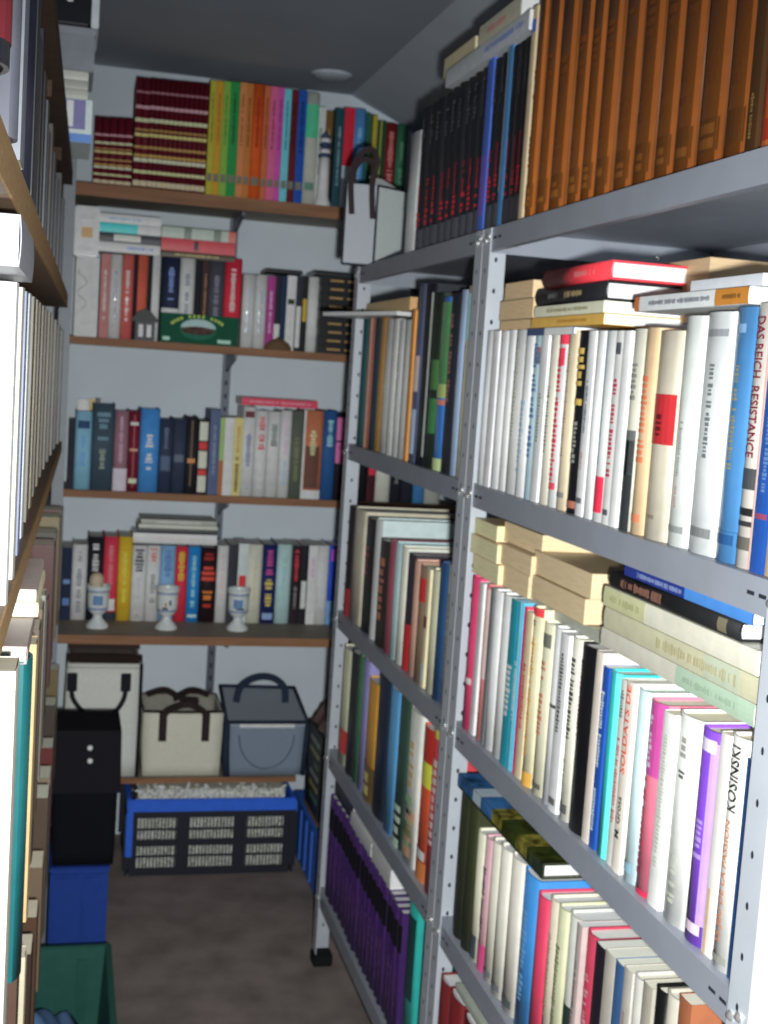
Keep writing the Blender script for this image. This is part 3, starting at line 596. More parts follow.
row('near rack middle shelf', None, 'x', XS, SH[2], None, 459, [
    (466.5, 577, 'a82c50', 'crimson spine', ('l:d89090:.3:.34',)), (471, 583, 'c8c0b4', 'cream slim spine beside the crimson one', ('s:808080:0:1:.6:.75',)), (477, 586, 'cc6060', 'salmon red spine', ('b:d88c88:.4:.98',)), (480, 588, '54585a', 'dark grey slim spine', ()), (488, 591, 'd8d4c6', 'ivory spine', ()), (497.5, 595, 'd4d0c0', 'ivory grey spine', ('s:b0a8a0:0:1:.3:.45',)),
    (504, 600, '107888', 'teal spine with white title', ('t:c0d8d8:.3:.65:.7',)), (509, 602, '3894e4', 'bright azure spine', ('s:70b4f0:0:1:.6:.9', 't:c8e0f8:.3:.65:.4')), (511.7, 607, 'b82c4c', 'thin red spine', ()), (517.5, 612, 'c0ac8c', 'tan slim spine with red marks', ('t:a84848:.3:.7:.5',)),
    (526.5, 608, 'c4b898', 'beige spine with orange title and red head', ('b:dc3038:.955:1', 't:dc9040:.15:.85:.35', 'b:d89038:.0:.08', 't:706c60:.9:.94')), (537, 623, 'c6bda4', 'beige spine with brown title', ('t:b07058:.35:.8:.4', 'l:606058:.86:.94', 'l:505048:.04:.07')), (546, 628, 'f2f0e8', 'bright white spine with dark dot', ('l:404040:.55:.57',)), (554, 634, 'd6d6d0', 'white spine with black title', ('t:404448:.45:.9:.4', 'l:606060:.04:.08')), (563, 638, 'cac6b8', 'greyish cream spine with black title', ('t:383838:.45:.9:.45', 'l:505050:.04:.09', 't:98a080:.2:.35')),
    (579, 646, '121216', 'broad black spine with crimson title', ('t:b03050:.5:.92:.25:-.3',)), (585.5, 652, 'd8ccc0', 'cream slim spine', ()), (591.5, 667, '1c4ca0', 'blue spine with white title', ('t:c8d8e8:.1:.35:.5', 't:c8d8e8:.45:.9:.5')), (603.5, 672, '28bcb8', 'turquoise spine with bright edge', ('s:60e8e4:0:1:.65:.95',)),
    (609.5, 680, 'dcd8d0', 'off-white slim spine with red title', ('t:c06060:.2:.7:.5', 't:707478:.8:.95:.5')), (617.5, 682, 'e6dcd0', 'cream spine with orange red capitals', ('U:e05038:.52:.98:SOLDATS DE:.55', 'U:202428:.18:.4:M. Gross:.5')), (629, 690, 'c8e0e4', 'pale icy blue spine', ('l:88b0c0:.05:.1',)),
    (645, 702, 'e87890', 'pink spine with magenta head', ('b:c84c9c:.62:1', 't:e8d0e0:.66:.95:.35:-.15', 't:d03858:.1:.6:.4:-.2', 'b:d82850:.0:.03')), (655.5, 713, 'f0f0ec', 'white slim spine with grey dots', ('t:c8c8c0:.2:.9:.4',)), (678, 716, 'f8f8f4', 'broad white spine with grey head marks', ('t:b0aca4:.8:.92:.3', 't:606460:.7:.76:.25', 't:d4d4c8:.1:.35:.3'), {'hard': 1}),
    (696.5, 730, '8c50e0', 'purple spine with pink edge', ('s:e080b0:0:1:.0:.22', 's:c8a0f0:.1:.95:.7:.95', 'l:f0e0ff:.9:.96', 'l:f0d8e8:.05:.1', 't:c0a0f0:.4:.6:.4'), {'hard': 1}), (706, 734, 'f8f4ee', 'white slim spine with peach edge', ('s:f0c8a0:0:.3:.2:.5',)),
    (724, 737, 'fcfaf4', 'white spine with black and orange capitals', ('U:2c302c:.68:.96:KOSINSKI:.45', 'U:e89060:.12:.64:LE JEU DE LA PASSION:.32', 'l:a0a098:.03:.06')), (730.5, 760, '1c4c88', 'dark blue spine beside the near post', ())],
    gR2, depth=(.14, .165))
row('near rack lower shelf', None, 'x', XS, SH[3], [(447, 935), (509, 1016), (511, 1010), (760, 1010)], 448, [
    (456.5, 795, '24281a', 'blackish green spine', ()), (464.5, 798, '2a2e1c', 'very dark olive spine', ()), (471.5, 832, 'c4bca8', 'cream spine with dark foot picture', ('l:384048:.02:.2',)), (478, 838, 'b89098', 'dusty pink spine with black title', ('t:403840:.3:.8:.4', 'b:b0406c:.0:.2')), (486.5, 842, 'c8c2b4', 'ivory spine with grey foot mark', ('l:606468:.04:.08',)), (496.5, 848, 'ccc8bc', 'pale ivory spine with grey foot mark', ('l:606468:.04:.08',)), (508.5, 858, 'd0cabf', 'light ivory spine with dark foot mark', ('l:505458:.04:.09',)),
    (525.5, 874, '3c88cc', 'azure blue spine', ('t:70a8d8:.2:.8:.3',)), (537, 896, 'd03c5c', 'crimson pink spine', ()), (547, 900, 'd8ccb8', 'cream spine with faint title', ('t:a89878:.3:.8:.35',)), (557, 908, 'c8c8a4', 'cream spine with green title', ('t:7c8860:.3:.8:.4',)), (569.5, 916, 'd0d0c8', 'white spine with black label', ('l:2c3c38:.2:.5',)), (575, 925, 'c8b4b0', 'pale rose spine', ('t:806868:.3:.8:.4',)),
    (588, 934, 'c8405c', 'raspberry spine', ('t:e0a0a8:.3:.8:.35',)), (598, 946, '28202c', 'black purple spine', ()), (608.5, 954, 'd4ccc0', 'ivory spine with blue cover edge', ()), (619, 964, '4470a8', 'medium blue spine', ()), (628, 970, 'd8d0c8', 'ivory spine with rose title', ('t:c08c98:.3:.8',)), (640, 978, 'dcd8d0', 'broad ivory spine', (), {'hard': 1}), (650, 985, 'c8c0b0', 'sand coloured spine', ()), (662, 990, '141418', 'black spine with cream edge', (), {'hard': 1}), (677, 996, 'e0d8c8', 'warm white spine near the post', (), {'hard': 1}), (690, 1000, 'c87850', 'orange brown spine near the post', ())],
    gR3, depth=(.17, .19), **{'pages': 'f0ead8'})
# bottom shelf of the near rack
row('near rack bottom shelf', None, 'x', XS, SH[4], None, 426.5, [(436, 0, '5c1a1e', 'dark red hardcover', (), {'h': .25}), (448, 0, '641c20', 'wine red hardcover', (), {'h': .255}), (462, 0, '4c1416', 'oxblood hardcover', (), {'h': .25}), (480, 0, '6c2024', 'brick red hardcover', (), {'h': .25}), (500, 0, '3c2c2a', 'brown black hardcover', (), {'h': .25}), (530, 0, '8c8478', 'beige hardcover', (), {'h': .25})], .9, depth=(.17, .18))
zq = SH[4]+.2565
lay('pale green folder lying on dark red books, near rack bottom shelf', 'a8b0a4', .9*gx(1.75), XS+.01, 1.75, zq, .012, .40, .2, group=None)
# lying on the near rack upper shelf
zt = SH[1]+.237
def Y1(px, z=None): return Yat(px, XS, z or zt)
def layY(label, c, gn, pa, pb, z, t, d, x=None, flip=False, **k):
    """from far pixel pa to near pixel pb along the shelf"""
    ya, yb = Yat(pa, x or XS, z), Yat(pb, x or XS, z)
    lay(label, c, round(gn*gx((ya+yb)/2), 2), x or XS, (ya+yb)/2, z, t, abs(ya-yb), d, 0, flip, **k)
gl = 'books lying on the near rack upper shelf'
z = zt
for t, k in ((.026, 'lowest'), (.030, 'middle'), (.026, 'topmost')):
    layY(f'tan paperback with page edges outward, {k} of far pile, near rack upper shelf', 'b8a080', gR1*1.5, 499+(5 if k == 'topmost' else 0), 532, z, t, .125, XS+.012, True, pages='d4b48c', group=gl); z += t+.001
z = zt
for t, c, pa, pb, mk, lab, fl in ((.010, '38486c', 527, 573, ('b:e8e8e8:.0:.6',), 'white and navy paperback lying lowest of middle pile, near rack upper shelf', 0), (.014, 'd8a048', 531, 603, ('t:a87830:.2:.6',), 'orange spined paperback lying in middle pile, near rack upper shelf', 0), (.015, 'd8ccb0', 534, 603, ('t:8c8468:.2:.8',), 'cream spined paperback lying in middle pile, near rack upper shelf', 0), (.024, '18181c', 535, 604, ('t:a89468:.3:.55', 't:686868:.65:.8'), 'black hardcover lying second from top of middle pile, near rack', 0), (.024, 'c8303c', 542, 609, ('t:e08080:.2:.5',), 'red hardcover lying topmost of middle pile, near rack upper shelf', 0)):
    layY(lab, c, gR1, pa, pb, z, t, .15, marks=mk, hard=t > .02, group=gl, pages='ece2cc' if c != '18181c' else 'f0f2f4'); z += t+.001
z = zt+.004
for t, k in ((.034, 'lower'), (.044, 'upper')):
    layY(f'tan paperback with page edges outward, {k} of near pair, near rack upper shelf', 'c0a480', gR1*1.4, 657, 707+(6 if k == 'lower' else 0), z+.016, t, .13, XS+.105, True, pages='d8b890', group=gl); z += t+.001
z2t = max(Zat(312, XS, Yat(690, XS, SH[1])), Zat(307, XS, Yat(716, XS, SH[1])))+.002
layY('white paperback with orange end lying on the white spines, near rack', 'e8eaec', gR1, 634, 748, z2t, .017, .10, XS-.004, marks=('b:d08830:.0:.26', 't:606878:.3:.85:.35', 'b:d07840:.95:1', 't:604820:.06:.2:.3'), group=gl, pages='f0f0ec')
layY('thin white book lying on the white and orange paperback, near rack', 'e4e8f0', gR1, 690, 762, z2t+.018, .012, .14, XS+.004, group=gl, pages='f0f0f0')
# lying on the near rack middle shelf
zm = Zat(577, XS, Yat(463, XS, SH[2]))+.004
gl2 = 'books lying on the near rack middle shelf'
z = zm
for i, (t, pa, pb, x) in enumerate(((.031, 472, 497, .004), (.030, 470, 496, .002), (.025, 474, 496, .008))):
    layY(f'tan paperback with page edges outward, {("lowest", "middle", "topmost")[i]} of far pile, near rack middle shelf', 'bca480', gR2*1.65, pa, pb, z, t, .13, XS+x, True, pages='dcc49c', group=gl2); z += t+.001
z = zm
for i, (t, pa, pb, x) in enumerate(((.034, 500, 527, .012), (.030, 500, 530, .008), (.031, 503, 541, .02))):
    layY(f'tan thick paperback, {("lowest", "middle", "topmost")[i]} of second pile, near rack middle shelf', 'bca480', gR2*1.65, pa, pb, z, t, .15, XS+x, True, pages='dcc49c', group=gl2); z += t+.001
z = zm-.012
for i, (t, pa, pb, x) in enumerate(((.016, 527, 600, .02), (.034, 531, 583, .012), (.034, 533, 590, .015))):
    layY(('grey-green paperback lying under the third tan pile, near rack middle shelf', 'tan paperback, lower of third pile, near rack middle shelf', 'tan paperback, upper of third pile, near rack middle shelf')[i], 'a8aca0' if i == 0 else 'c0a880', gR2*1.55, pa, pb, z, t, .16, XS+x, i > 0, pages='e0c8a0', group=gl2); z += t+.001
z = Zat(655, XS, Yat(600, XS, SH[2]))+.002
for t, c, pa, pb, mk, lab, h_, pg in ((.022, 'd8d4c4', 600, 753, ('b:b4ccb4:.0:.45', 't:98b098:.1:.4'), 'cream and green paperback lying lowest of the near slanting pile', 0, 'ece0c0'), (.025, 'd0ccac', 603, 757, ('t:b8b088:.1:.6:.5', 'b:c4ccb4:.1:.3'), 'yellowish paperback lying second in the near slanting pile', 0, 'e8f0f4'),
    (.024, 'e6e2d0', 603, 755, ('b:d4d4a4:.68:1', 't:b0b080:.72:.95:.4'), 'cream paperback lying third in the near slanting pile', 0, 'f0ece4'), (.020, '1c1c1e', 609, 738, ('t:a07060:.55:.92:.55', 'l:807860:.08:.14'), 'black book with copper title lying in the near slanting pile', 0, 'f4f4f4'), (.012, '283c94', 624, 752, ('t:9cacd8:.5:.88:.5', 'b:4c90e0:.0:.48'), 'blue book lying topmost of the near slanting pile', 0, 'd0e4f8')):
    layY(lab, c, gR2, pa, pb, z, t, .15, XS-.002+h_, marks=mk, group=gl2, pages=pg, hard=c == '1c1c1e'); z += t+.001
# album lying over the near rack lower shelf
za = Zat(795, XS, Yat(455, XS, SH[3]))+.006
ya, yb = Yat(462, XS, za), Yat(546, XS, za); L = ya-yb
o = empty('picture_album', (XS-.006, (ya+yb)/2, za)); ga = .75
bm = bmesh.new(); box(bm, 0, .21, -L/2, L/2, 0, .003); box(bm, 0, .21, -L/2, L/2, .019, .022); box(bm, 0, .003, -L/2, L/2, .003, .019); finish(bm, 'cover', mat('2c3020', ga, .12, .8), o)
bm = bmesh.new(); box(bm, .004, .205, -L/2+.004, L/2-.004, .0035, .0185); finish(bm, 'pages', mat('e8e8e8', ga, .8, .1, 'pages'), o)
bm = bmesh.new()
for y0, y1, mi in ((.30, .5, 0), (.2, .3, 1), (.06, .2, 0), (-.06, .06, 3), (-.22, -.06, 2), (-.34, -.22, 3), (-.5, -.34, 2)):
    box(bm, .001, .209, y0*L, y1*L, .022, .0224, mi); box(bm, -.0004, 0, y0*L, y1*L, .004, .0218, mi)
finish(bm, 'cover_picture_glare', [mat('3c74b0', ga, .12, .8, 'photo', scale=25), mat('b8c8d4', ga, .12, .8), mat('3a4416', ga, .15, .7, 'photo', scale=45), mat('8c8430', ga, .15, .7, 'photo', scale=60)], o)  # the pale patch puts white glare into the printed cover
tag(o, 'glossy picture album with blue and green cover lying on near rack lower shelf', 'album')

# ------------------------------------------------------------------ far rack books
gL1, gL2, gL3, gL4 = 1.0, 1.05, .97, .95
row('far rack upper shelf', None, 'x', XS, SH[1], None, 354.5, [
    (358.3, 318, '16383c', 'dark teal spine', ()), (365, 318, '7c4238', 'reddish brown spine', ('s:b07868:0:1:.6:.8',)), (369.7, 318, '1c2830', 'dark slate spine', ()), (375, 318, '7c5c30', 'brown tan spine', ()), (382.4, 319, 'b8b0a8', 'white glossy spine', ('t:907c60:.2:.8',), {'hard': 1, 'rough': .15, 'spec': .8}), (388, 319, 'a4a090', 'grey cream spine', ()), (393.7, 320, 'b0aa98', 'cream spine', ('t:8a8474:.2:.8',)), (400.8, 320, 'a8a494', 'cream grey spine', ('s:706c60:0:1:0:.15',)), (404, 310, 'a06428', 'orange slim spine', ()),
    (410.7, 284, '3c4258', 'dark glossy blue spine with pale picture', ('l:a08880:.4:.6', 'l:7c8898:.05:.3'), {'hard': 1, 'rough': .15, 'spec': .8}), (420.6, 284, '16181e', 'black spine with pale frame', ('s:80847c:.05:.95:.78:.88',)), (427.7, 293, '1a241a', 'black and green spine', ('b:2c5c34:.2:.4', 'b:34582e:.45:.62')), (436.2, 297, '2c5c98', 'blue spine with green head', ('b:3c6440:.5:.97', 'b:7c8c50:.42:.5', 'b:b86050:.38:.41', 'b:90b870:.0:.07'), {'hard': 1, 'rough': .15, 'spec': .8}), (446, 293, '20222a', 'black spine with red dots', ('t:80504c:.4:.9:.3',)), (451.8, 290, '7c8ca4', 'grey blue spine', (), {'hard': 1, 'rough': .15, 'spec': .8}), (459.5, 286, 'b4a888', 'cream spine with light blue head', ('b:88b4cc:.72:.96', 's:7094b0:.0:.7:0:.3'), {'hard': 1, 'rough': .15, 'spec': .8})],
    gL1, depth=(.2, .22))
zq = Zat(318, XS, Yat(380, XS, SH[1]))+.003
layY('tan box-like book lying on cream spines, far rack upper shelf', 'a07c54', gL1, 366, 409, zq+.011, .026, .17, XS+.012, pages='8c6c48', hard=False)
o = lay('white thin book sticking out beyond the post, far rack upper shelf', 'b8b8b4', .34, .60, 2.76, zq+.0005, .008, .32, .12, .30, pages='d0d0cc')
row('far rack middle shelf', None, 'x', XS, SH[2], None, 341.5, [
    (345.4, 506, '1a1618', 'black red spine', ('b:6c1c20:.0:.25',)), (356, 509, '8e8878', 'beige grey spine', ()), (365, 518, '18181a', 'black spine', ('t:6c2c2c:.5:.8',)), (371, 519, '88acc8', 'cream spine with blue cover', ('b:a8a494:.0:1',)), (380.8, 540, '241e1c', 'dark brown spine with red flecks', ('t:8c5440:.2:.9:.5',)), (385.7, 541, '6c3440', 'dusty red spine', ()), (391.8, 543, '84989a', 'pale teal spine', ()), (397, 547, 'b4a890', 'ivory slim spine', ()), (404, 554, '28222a', 'dark spine with red foot', ('b:8c1c20:.0:.4',)),
    (410, 561, 'b87c6c', 'salmon spine', ()), (417.5, 566, '6e5a48', 'brown spine with red block', ('b:9c2424:.7:.9',)), (421, 569, 'a89c80', 'tan slim spine with pictures', ('l:502c20:.5:.6', 'l:8cb0c0:.05:.2')), (428.8, 570, 'b0a68e', 'sand spine', ('s:8c8470:0:1:.4:.5',)), (435.8, 563, '1e3a5c', 'dark blue spine', ()), (443, 565, 'a09a8c', 'greyish sand spine', ('t:706c60:.2:.8',))],
    gL2, depth=(.23, .25), pages='c8d0d4')
row('far rack lower shelf', None, 'x', XS, SH[3], None, 334.5, [
    (342, 648, '9a9474', 'cream spine with red foot', ('b:8c2420:.1:.3',)), (349, 652, '1c1e20', 'black spine', ()), (353, 656, '2c4a34', 'dark green spine', ()), (358, 660, '5c587c', 'violet blue spine', ()), (368, 681, '8c6420', 'ochre spine with dark foot', ('b:4c3c20:.0:.3', 't:a08850:.05:.25:.6')), (379, 676, '161e2c', 'navy black spine', ()), (388, 689, '3c6c90', 'medium blue spine', ()), (398, 690, '24382f', 'dark green teal spine', ('t:8c9c8c:.0:.35:.8',)),
    (410, 711, 'a0a898', 'white spine with floral pattern', ('t:b07860:.05:.4:.8', 't:708c60:.1:.5:.6', 't:a08860:.5:.8:.4'), {'spec': .7, 'rough': .2}), (420.5, 728, 'c83c1c', 'orange red spine with yellow band', ('b:d0a828:.62:.78', 'b:8c2018:.78:1', 'b:d85c28:.0:.13', 'l:d0c8b8:.14:.2')), (429, 727, 'a03038', 'red pink spine', ('t:d09090:.3:.9:.6', 'l:c0a040:.93:1'))],
    gL3, depth=(.19, .2), pages='b8b8b0')
PV = row('far rack bottom shelf', 'purple volumes on the far rack bottom shelf', 'x', XS, SH[4], [(322, 898), (370, 998), (410, 1081)], 322.3,
    vols(19, 322.3, 391.5, 838, 985, '2a1640', 'purple volume with black label', lambda i: ('b:0c0a10:.68:.9', 't:5c3a70:.15:.55:.3'), h=.245, d=.135, hard=True, name='series_volume'), .95, pages='c8bcc4')
zq = SH[4]+.2465
lay('black book lying on the purple volumes, far rack bottom shelf', '101014', gL4*.33, XS+.012, 2.87, zq, .035, .2, .14)
lay('white box file lying on the purple volumes, far rack bottom shelf', 'b0aca0', gL4*.33, XS+.006, 2.66, zq, .030, .2, .13, pages='d0ccc4')
lay('grey book lying on the white box file, far rack bottom shelf', '888680', gL4*.33, XS+.02, 2.66, zq+.031, .022, .19, .13, pages='c0bcb0')
lay('cream book with pale pages lying nearest on the purple volumes', 'c8c0a8', gL4*.33, XS+.006, 2.47, zq, .040, .16, .13, pages='e0d8c0')
o = make_book('book', .07, .29, .16, '14706a', .34, ('l:0c2c2c:.35:.9',), True); o.location = (XS+.010, 2.235, SH[4]+.0005); o.rotation_euler = (0, 0, -PI/2)
tag(o, 'teal hardcover standing right of the purple volumes, far rack bottom shelf', 'book')
# ------------------------------------------------------------------ on top of the racks
gT = .66
row('rack top', None, 'x', XS, SH[0], None, 400, [(411.3, 133, '8c8e88', 'tall white spine with light blue patch', ('l:70889c:.35:.55',))] , gT, depth=(.2, .2))
tb = lambda px: 104+(px-423)*(24-104)/(532-423)
BK = ('b:2a2a30:.02:.15', 't:8c1020:.17:.32:.5', 't:741020:.30:.5:.32', 't:303034:.72:.95:.4')
row('rack top', 'black volumes with red marks on the rack top', 'x', XS, SH[0], None, 411.5,
    vols(9, 411.5, 474, 106, 62, '121216', 'black volume with red marks', BK, h=.275, name='series_volume')
    + [(480, 56, '2c4484', 'glossy blue slim volume with violet foot', ('b:483c80:.1:.45',), {'h': .282, 'group': None, 'hard': 0})]
    + vols(2, 480, 494, 50, 45, '14151a', 'black volume with red marks', BK, h=.275, name='series_volume')
    + [(499, 42, '34608a', 'blue slim volume with grey edge', ('s:8c989c:.2:1:0:.3',), {'h': .28, 'group': None, 'hard': 0})]
    + vols(3, 499, 515.7, 38, 28, '121216', 'black volume with red marks', BK, h=.275, name='series_volume')
    + [(520, 5, '9c8c70', 'cream slim book with blue head', ('b:3850a0:.88:.94',), {'h': .315, 'group': None, 'hard': 0})], gT, depth=(.2, .2))
OB = [520, 530, 543.6, 559.7, 573.8, 588, 604.7, 624.2, 645, 665.2, 688, 715.6, 741.8]
row('rack top', 'orange brown volumes on the rack top', 'x', XS, SH[0], None, 520,
    [(b, 0, '623610', 'orange brown leather volume with gold ornament', ('l:5c3410:.05:.16', 't:7c4a18:.06:.15:.5', 't:643610:.24:.4:.5', 't:643610:.55:.72:.5', 's:643410:.0:1:.0:.13', 's:8c4c1c:0:1:.8:.95'), {'h': .318, 'hard': True, 'name': 'leather_volume'}) for b in OB[1:]]
    + [(752, 0, '4a3018', 'dark brown volume', ('t:8c7040:.05:.2',), {'h': .30, 'group': None}), (775, 0, 'a8321a', 'vermilion volume with orange swirls', ('b:c06428:.0:.03', 's:c05820:.1:.5:.4:.6', 's:c06c30:0:1:0:.08'), {'h': .30, 'group': None})], gT, depth=(.21, .21))
zq = SH[0]+.2830
layY('long grey white book lying on the black volumes of the rack top', '84868a', gT, 445, 528, zq, .030, .17, XS-.004, marks=('t:50608c:.05:.5:.35',))
layY('tan box lying on the long grey white book, rack top', '6c6654', gT, 443, 474, zq+.031, .035, .1, XS+.01, flip=True, pages='807860')
layY('cream book lying nearest the orange volumes on the rack top', '8c8878', gT, 478, 520, zq+.031, .035, .15, XS+.0, marks=('t:a06060:.3:.8:.3',))
# ------------------------------------------------------------------ bags
def shell(bm, w0, d0, w1, d1, h, t=.006, bulge=.0, nx=8, nz=6, seed=1, floor_=True):
    """open-topped soft box, front at y=0, centred on x"""
    rr = random.Random(seed)
    def loop(wx, dy, z, k):
        pts = []
        for i in range(nx): pts.append((-wx/2+wx*i/nx, 0))
        for i in range(nx): pts.append((wx/2, dy*i/nx))
        for i in range(nx): pts.append((wx/2-wx*i/nx, dy))
        for i in range(nx): pts.append((-wx/2, dy-dy*i/nx))
        out = []
        for x, y in pts:
            b = bulge*math.sin(PI*min(1, max(0, z/h)))*(1 if k else .9)
            ux, uy = x/(wx/2), (y-dy/2)/(dy/2)
            bx = b*(1-uy*uy)*(1 if ux > .99 else -1 if ux < -.99 else 0); by = b*(1-ux*ux)*(1 if uy > .99 else -1 if uy < -.99 else 0)
            out.append((x+bx+rr.uniform(-1, 1)*bulge*.12, y+by+rr.uniform(-1, 1)*bulge*.12, z))
        return out
    ro, ri = [], []
    for j in range(nz+1):
        f = j/nz; wx, dy, z = w0+(w1-w0)*f, d0+(d1-d0)*f, h*f
        ro.append([bm.verts.new(p) for p in loop(wx, dy, z, 1)])
        ri.append([bm.verts.new((p[0]*(1-2*t/wx), p[1]*(1-2*t/dy)+t, max(z, t))) for p in loop(wx, dy, z, 0)])
    n = len(ro[0])
    for R, flip in ((ro, 0), (ri, 1)):
        for a, b in zip(R, R[1:]):
            for i in range(n):
                q = (a[i], a[(i+1) % n], b[(i+1) % n], b[i]); f = bm.faces.new(q[::-1] if flip else q); f.smooth = True; f.material_index = flip
    for i in range(n): bm.faces.new((ro[-1][i], ro[-1][(i+1) % n], ri[-1][(i+1) % n], ri[-1][i]))
    bm.faces.new(ro[0][::-1]); bm.faces.new(ri[0]).material_index = 1
def strap(bm, pts, w, axis, n=14):
    """smooth curve through pts as flat strap"""
    P = [Vector(p) for p in pts]; out = []
    for i in range(len(P)-1):
        a, b, c, d = P[max(i-1, 0)], P[i], P[i+1], P[min(i+2, len(P)-1)]
        for k in range(n//2):
            t = k/(n//2); out.append(.5*((2*b)+(-a+c)*t+(2*a-5*b+4*c-d)*t*t+(-a+3*b-3*c+d)*t**3))
    out.append(P[-1]); tube(bm, out, 0, flat=(w, .003, axis))
YBG = 3.635; gB = .40
M_blk = mat('17171c', gB, .8, .15, 'fabric')
def bagbase(name, pl, pr, label, cat='bag'):
    xa, xb = Xat(pl, YBG, zB5), Xat(pr, YBG, zB5)
    o = empty(name, ((xa+xb)/2, YBG, zB5+.001)); tag(o, label, cat); return o, xb-xa
# white tote with dark top
o, w = bagbase('tote_bag', 62, 137, 'tall white tote bag with black handle and dark open top, left end of lowest shelf')
h = Zat(664, o.location.x, YBG)-zB5
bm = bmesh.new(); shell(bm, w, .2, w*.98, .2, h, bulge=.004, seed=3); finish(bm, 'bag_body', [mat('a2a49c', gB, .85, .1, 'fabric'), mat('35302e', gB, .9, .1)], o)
bm = bmesh.new(); strap(bm, [(-w*.42, -.006, h*.84), (-w*.40, -.012, h*.70), (-w*.22, -.02, h*.57), (-w*.04, -.022, h*.54), (w*.14, -.02, h*.58), (w*.27, -.012, h*.70), (w*.29, -.006, h*.84)], .013, 'face'); finish(bm, 'handle', M_blk, o)
for x in (-.42, .29):
    bm = bmesh.new(); box(bm, w*x-.014, w*x+.014, -.009, -.002, h*.76, h*.92, 0, .002); finish(bm, 'handle_patch', M_blk, o)
bm = bmesh.new(); tube(bm, [(w*.49, -.001, .0), (w*.495, -.002, h*.5), (w*.49, -.001, h)], .005); finish(bm, 'edge_trim', M_blk, o)
bm = bmesh.new(); vs = [bm.verts.new(p) for p in ((-w*.49, .19, h*1.0), (w*.52, .19, h*1.0), (w*.5, .20, h*1.14), (-w*.49, .20, h*1.15))]; bm.faces.new(vs)
vs = [bm.verts.new(p) for p in ((-w*.5, -.002, h-.012), (w*.5, -.002, h-.012), (w*.52, .06, h+.012), (w*.1, .07, h+.012), (-w*.5, .06, h+.014))]; bm.faces.new(vs)
finish(bm, 'top_flap', mat('2c2422', gB, .8, .1, 'fabric'), o)
# cream tote
o, w = bagbase('tote_bag', 141, 220, 'cream fabric tote with dark brown handles and open top, middle of lowest shelf')
h = Zat(712, o.location.x, YBG)-zB5
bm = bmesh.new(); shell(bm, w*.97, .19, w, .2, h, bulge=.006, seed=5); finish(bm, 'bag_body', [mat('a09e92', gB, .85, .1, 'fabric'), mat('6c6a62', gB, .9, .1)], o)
M_brn = mat('241c1c', gB, .8, .15, 'fabric')
for x in (-.26, .28):
    bm = bmesh.new(); box(bm, w*x-.011, w*x+.011, -.010, -.003, h*.55, h*1.0, 0, .001); finish(bm, 'strap_patch', M_brn, o)
bm = bmesh.new(); strap(bm, [(-w*.26, -.008, h*.9), (-w*.22, -.006, h*1.0), (-w*.05, .02, h*1.06), (w*.1, .02, h*1.07), (w*.25, -.004, h*1.0), (w*.28, -.008, h*.9)], .018, 'face'); finish(bm, 'handle', M_brn, o)
bm = bmesh.new(); strap(bm, [(-w*.42, .19, h*1.0), (-w*.2, .15, h*1.13), (w*.0, .09, h*1.08), (w*.2, .05, h*1.1)], .018, 'face'); strap(bm, [(w*.4, .19, h*1.0), (w*.15, .15, h*1.13), (-.1*w, .09, h*1.07)], .018, 'face'); finish(bm, 'handle', M_brn, o)
bm = bmesh.new(); rim = [(-w*.5, 0, h), (w*.5, 0, h), (w*.5, .2, h), (-w*.5, .2, h), (-w*.5, 0, h)]
for a, b in zip(rim, rim[1:]): tube(bm, [a, ((a[0]+b[0])/2, (a[1]+b[1])/2, h-.003), b], .0035, 6)
finish(bm, 'rim_trim', M_brn, o)
# grey mesh basket
o, w = bagbase('storage_basket', 226, 302, 'grey-blue zipped mesh storage basket with navy handle, right of the cream tote', 'basket')
h = Zat(722, o.location.x, YBG)-zB5
M_gry = mat('5c6674', gB, .8, .15, 'fabric'); M_nvy = mat('1c2230', gB, .8, .15, 'fabric')
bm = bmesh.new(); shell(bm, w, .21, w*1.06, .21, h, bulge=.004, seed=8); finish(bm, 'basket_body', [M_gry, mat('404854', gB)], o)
bm = bmesh.new(); vs = [bm.verts.new(p) for p in ((-w*.53, -.004, h), (w*.53, -.004, h), (w*.50, .21, h+.045), (-w*.52, .21, h+.05))]; bm.faces.new(vs)
vs = [bm.verts.new(p) for p in ((-w*.53, -.004, h-.012), (w*.53, -.004, h-.012), (w*.53, -.004, h), (-w*.53, -.004, h))]; bm.faces.new(vs)
finish(bm, 'mesh_lid', mat('6c727c', gB, .7, .2, 'fabric'), o)
bm = bmesh.new(); c = [(-w*.53, -.006, h), (w*.53, -.006, h), (w*.5, .21, h+.048), (-w*.52, .21, h+.052), (-w*.53, -.006, h)]
for a, b in zip(c, c[1:]): tube(bm, [a, b], .006, 6)
tube(bm, [(w*.53, -.005, h), (w*.50, -.004, 0)], .007, 6); tube(bm, [(-w*.53, -.005, h), (-w*.52, -.004, h*.4), (-w*.50, -.004, 0)], .010, 6)
finish(bm, 'binding_trim', M_nvy, o)
bm = bmesh.new(); strap(bm, [(-w*.36, .10, h+.03), (-w*.3, .11, h+.075), (-w*.1, .12, h+.10), (w*.12, .12, h+.10), (w*.28, .11, h+.075), (w*.30, .10, h+.03)], .020, 'face'); finish(bm, 'handle', M_nvy, o)
bm = bmesh.new(); tube(bm, [(w*.36*math.cos(a), -.006, h*.75+h*.62*math.sin(a)) for a in [PI+PI*k/16 for k in range(17)]], .002, 6); finish(bm, 'pocket_seam', mat('3c4450', gB), o)
bm = bmesh.new(); box(bm, -w*.36, w*.36, -.007, -.003, h-.016, h-.006, 0, .001); finish(bm, 'zip', mat('a0a4a8', gB), o)
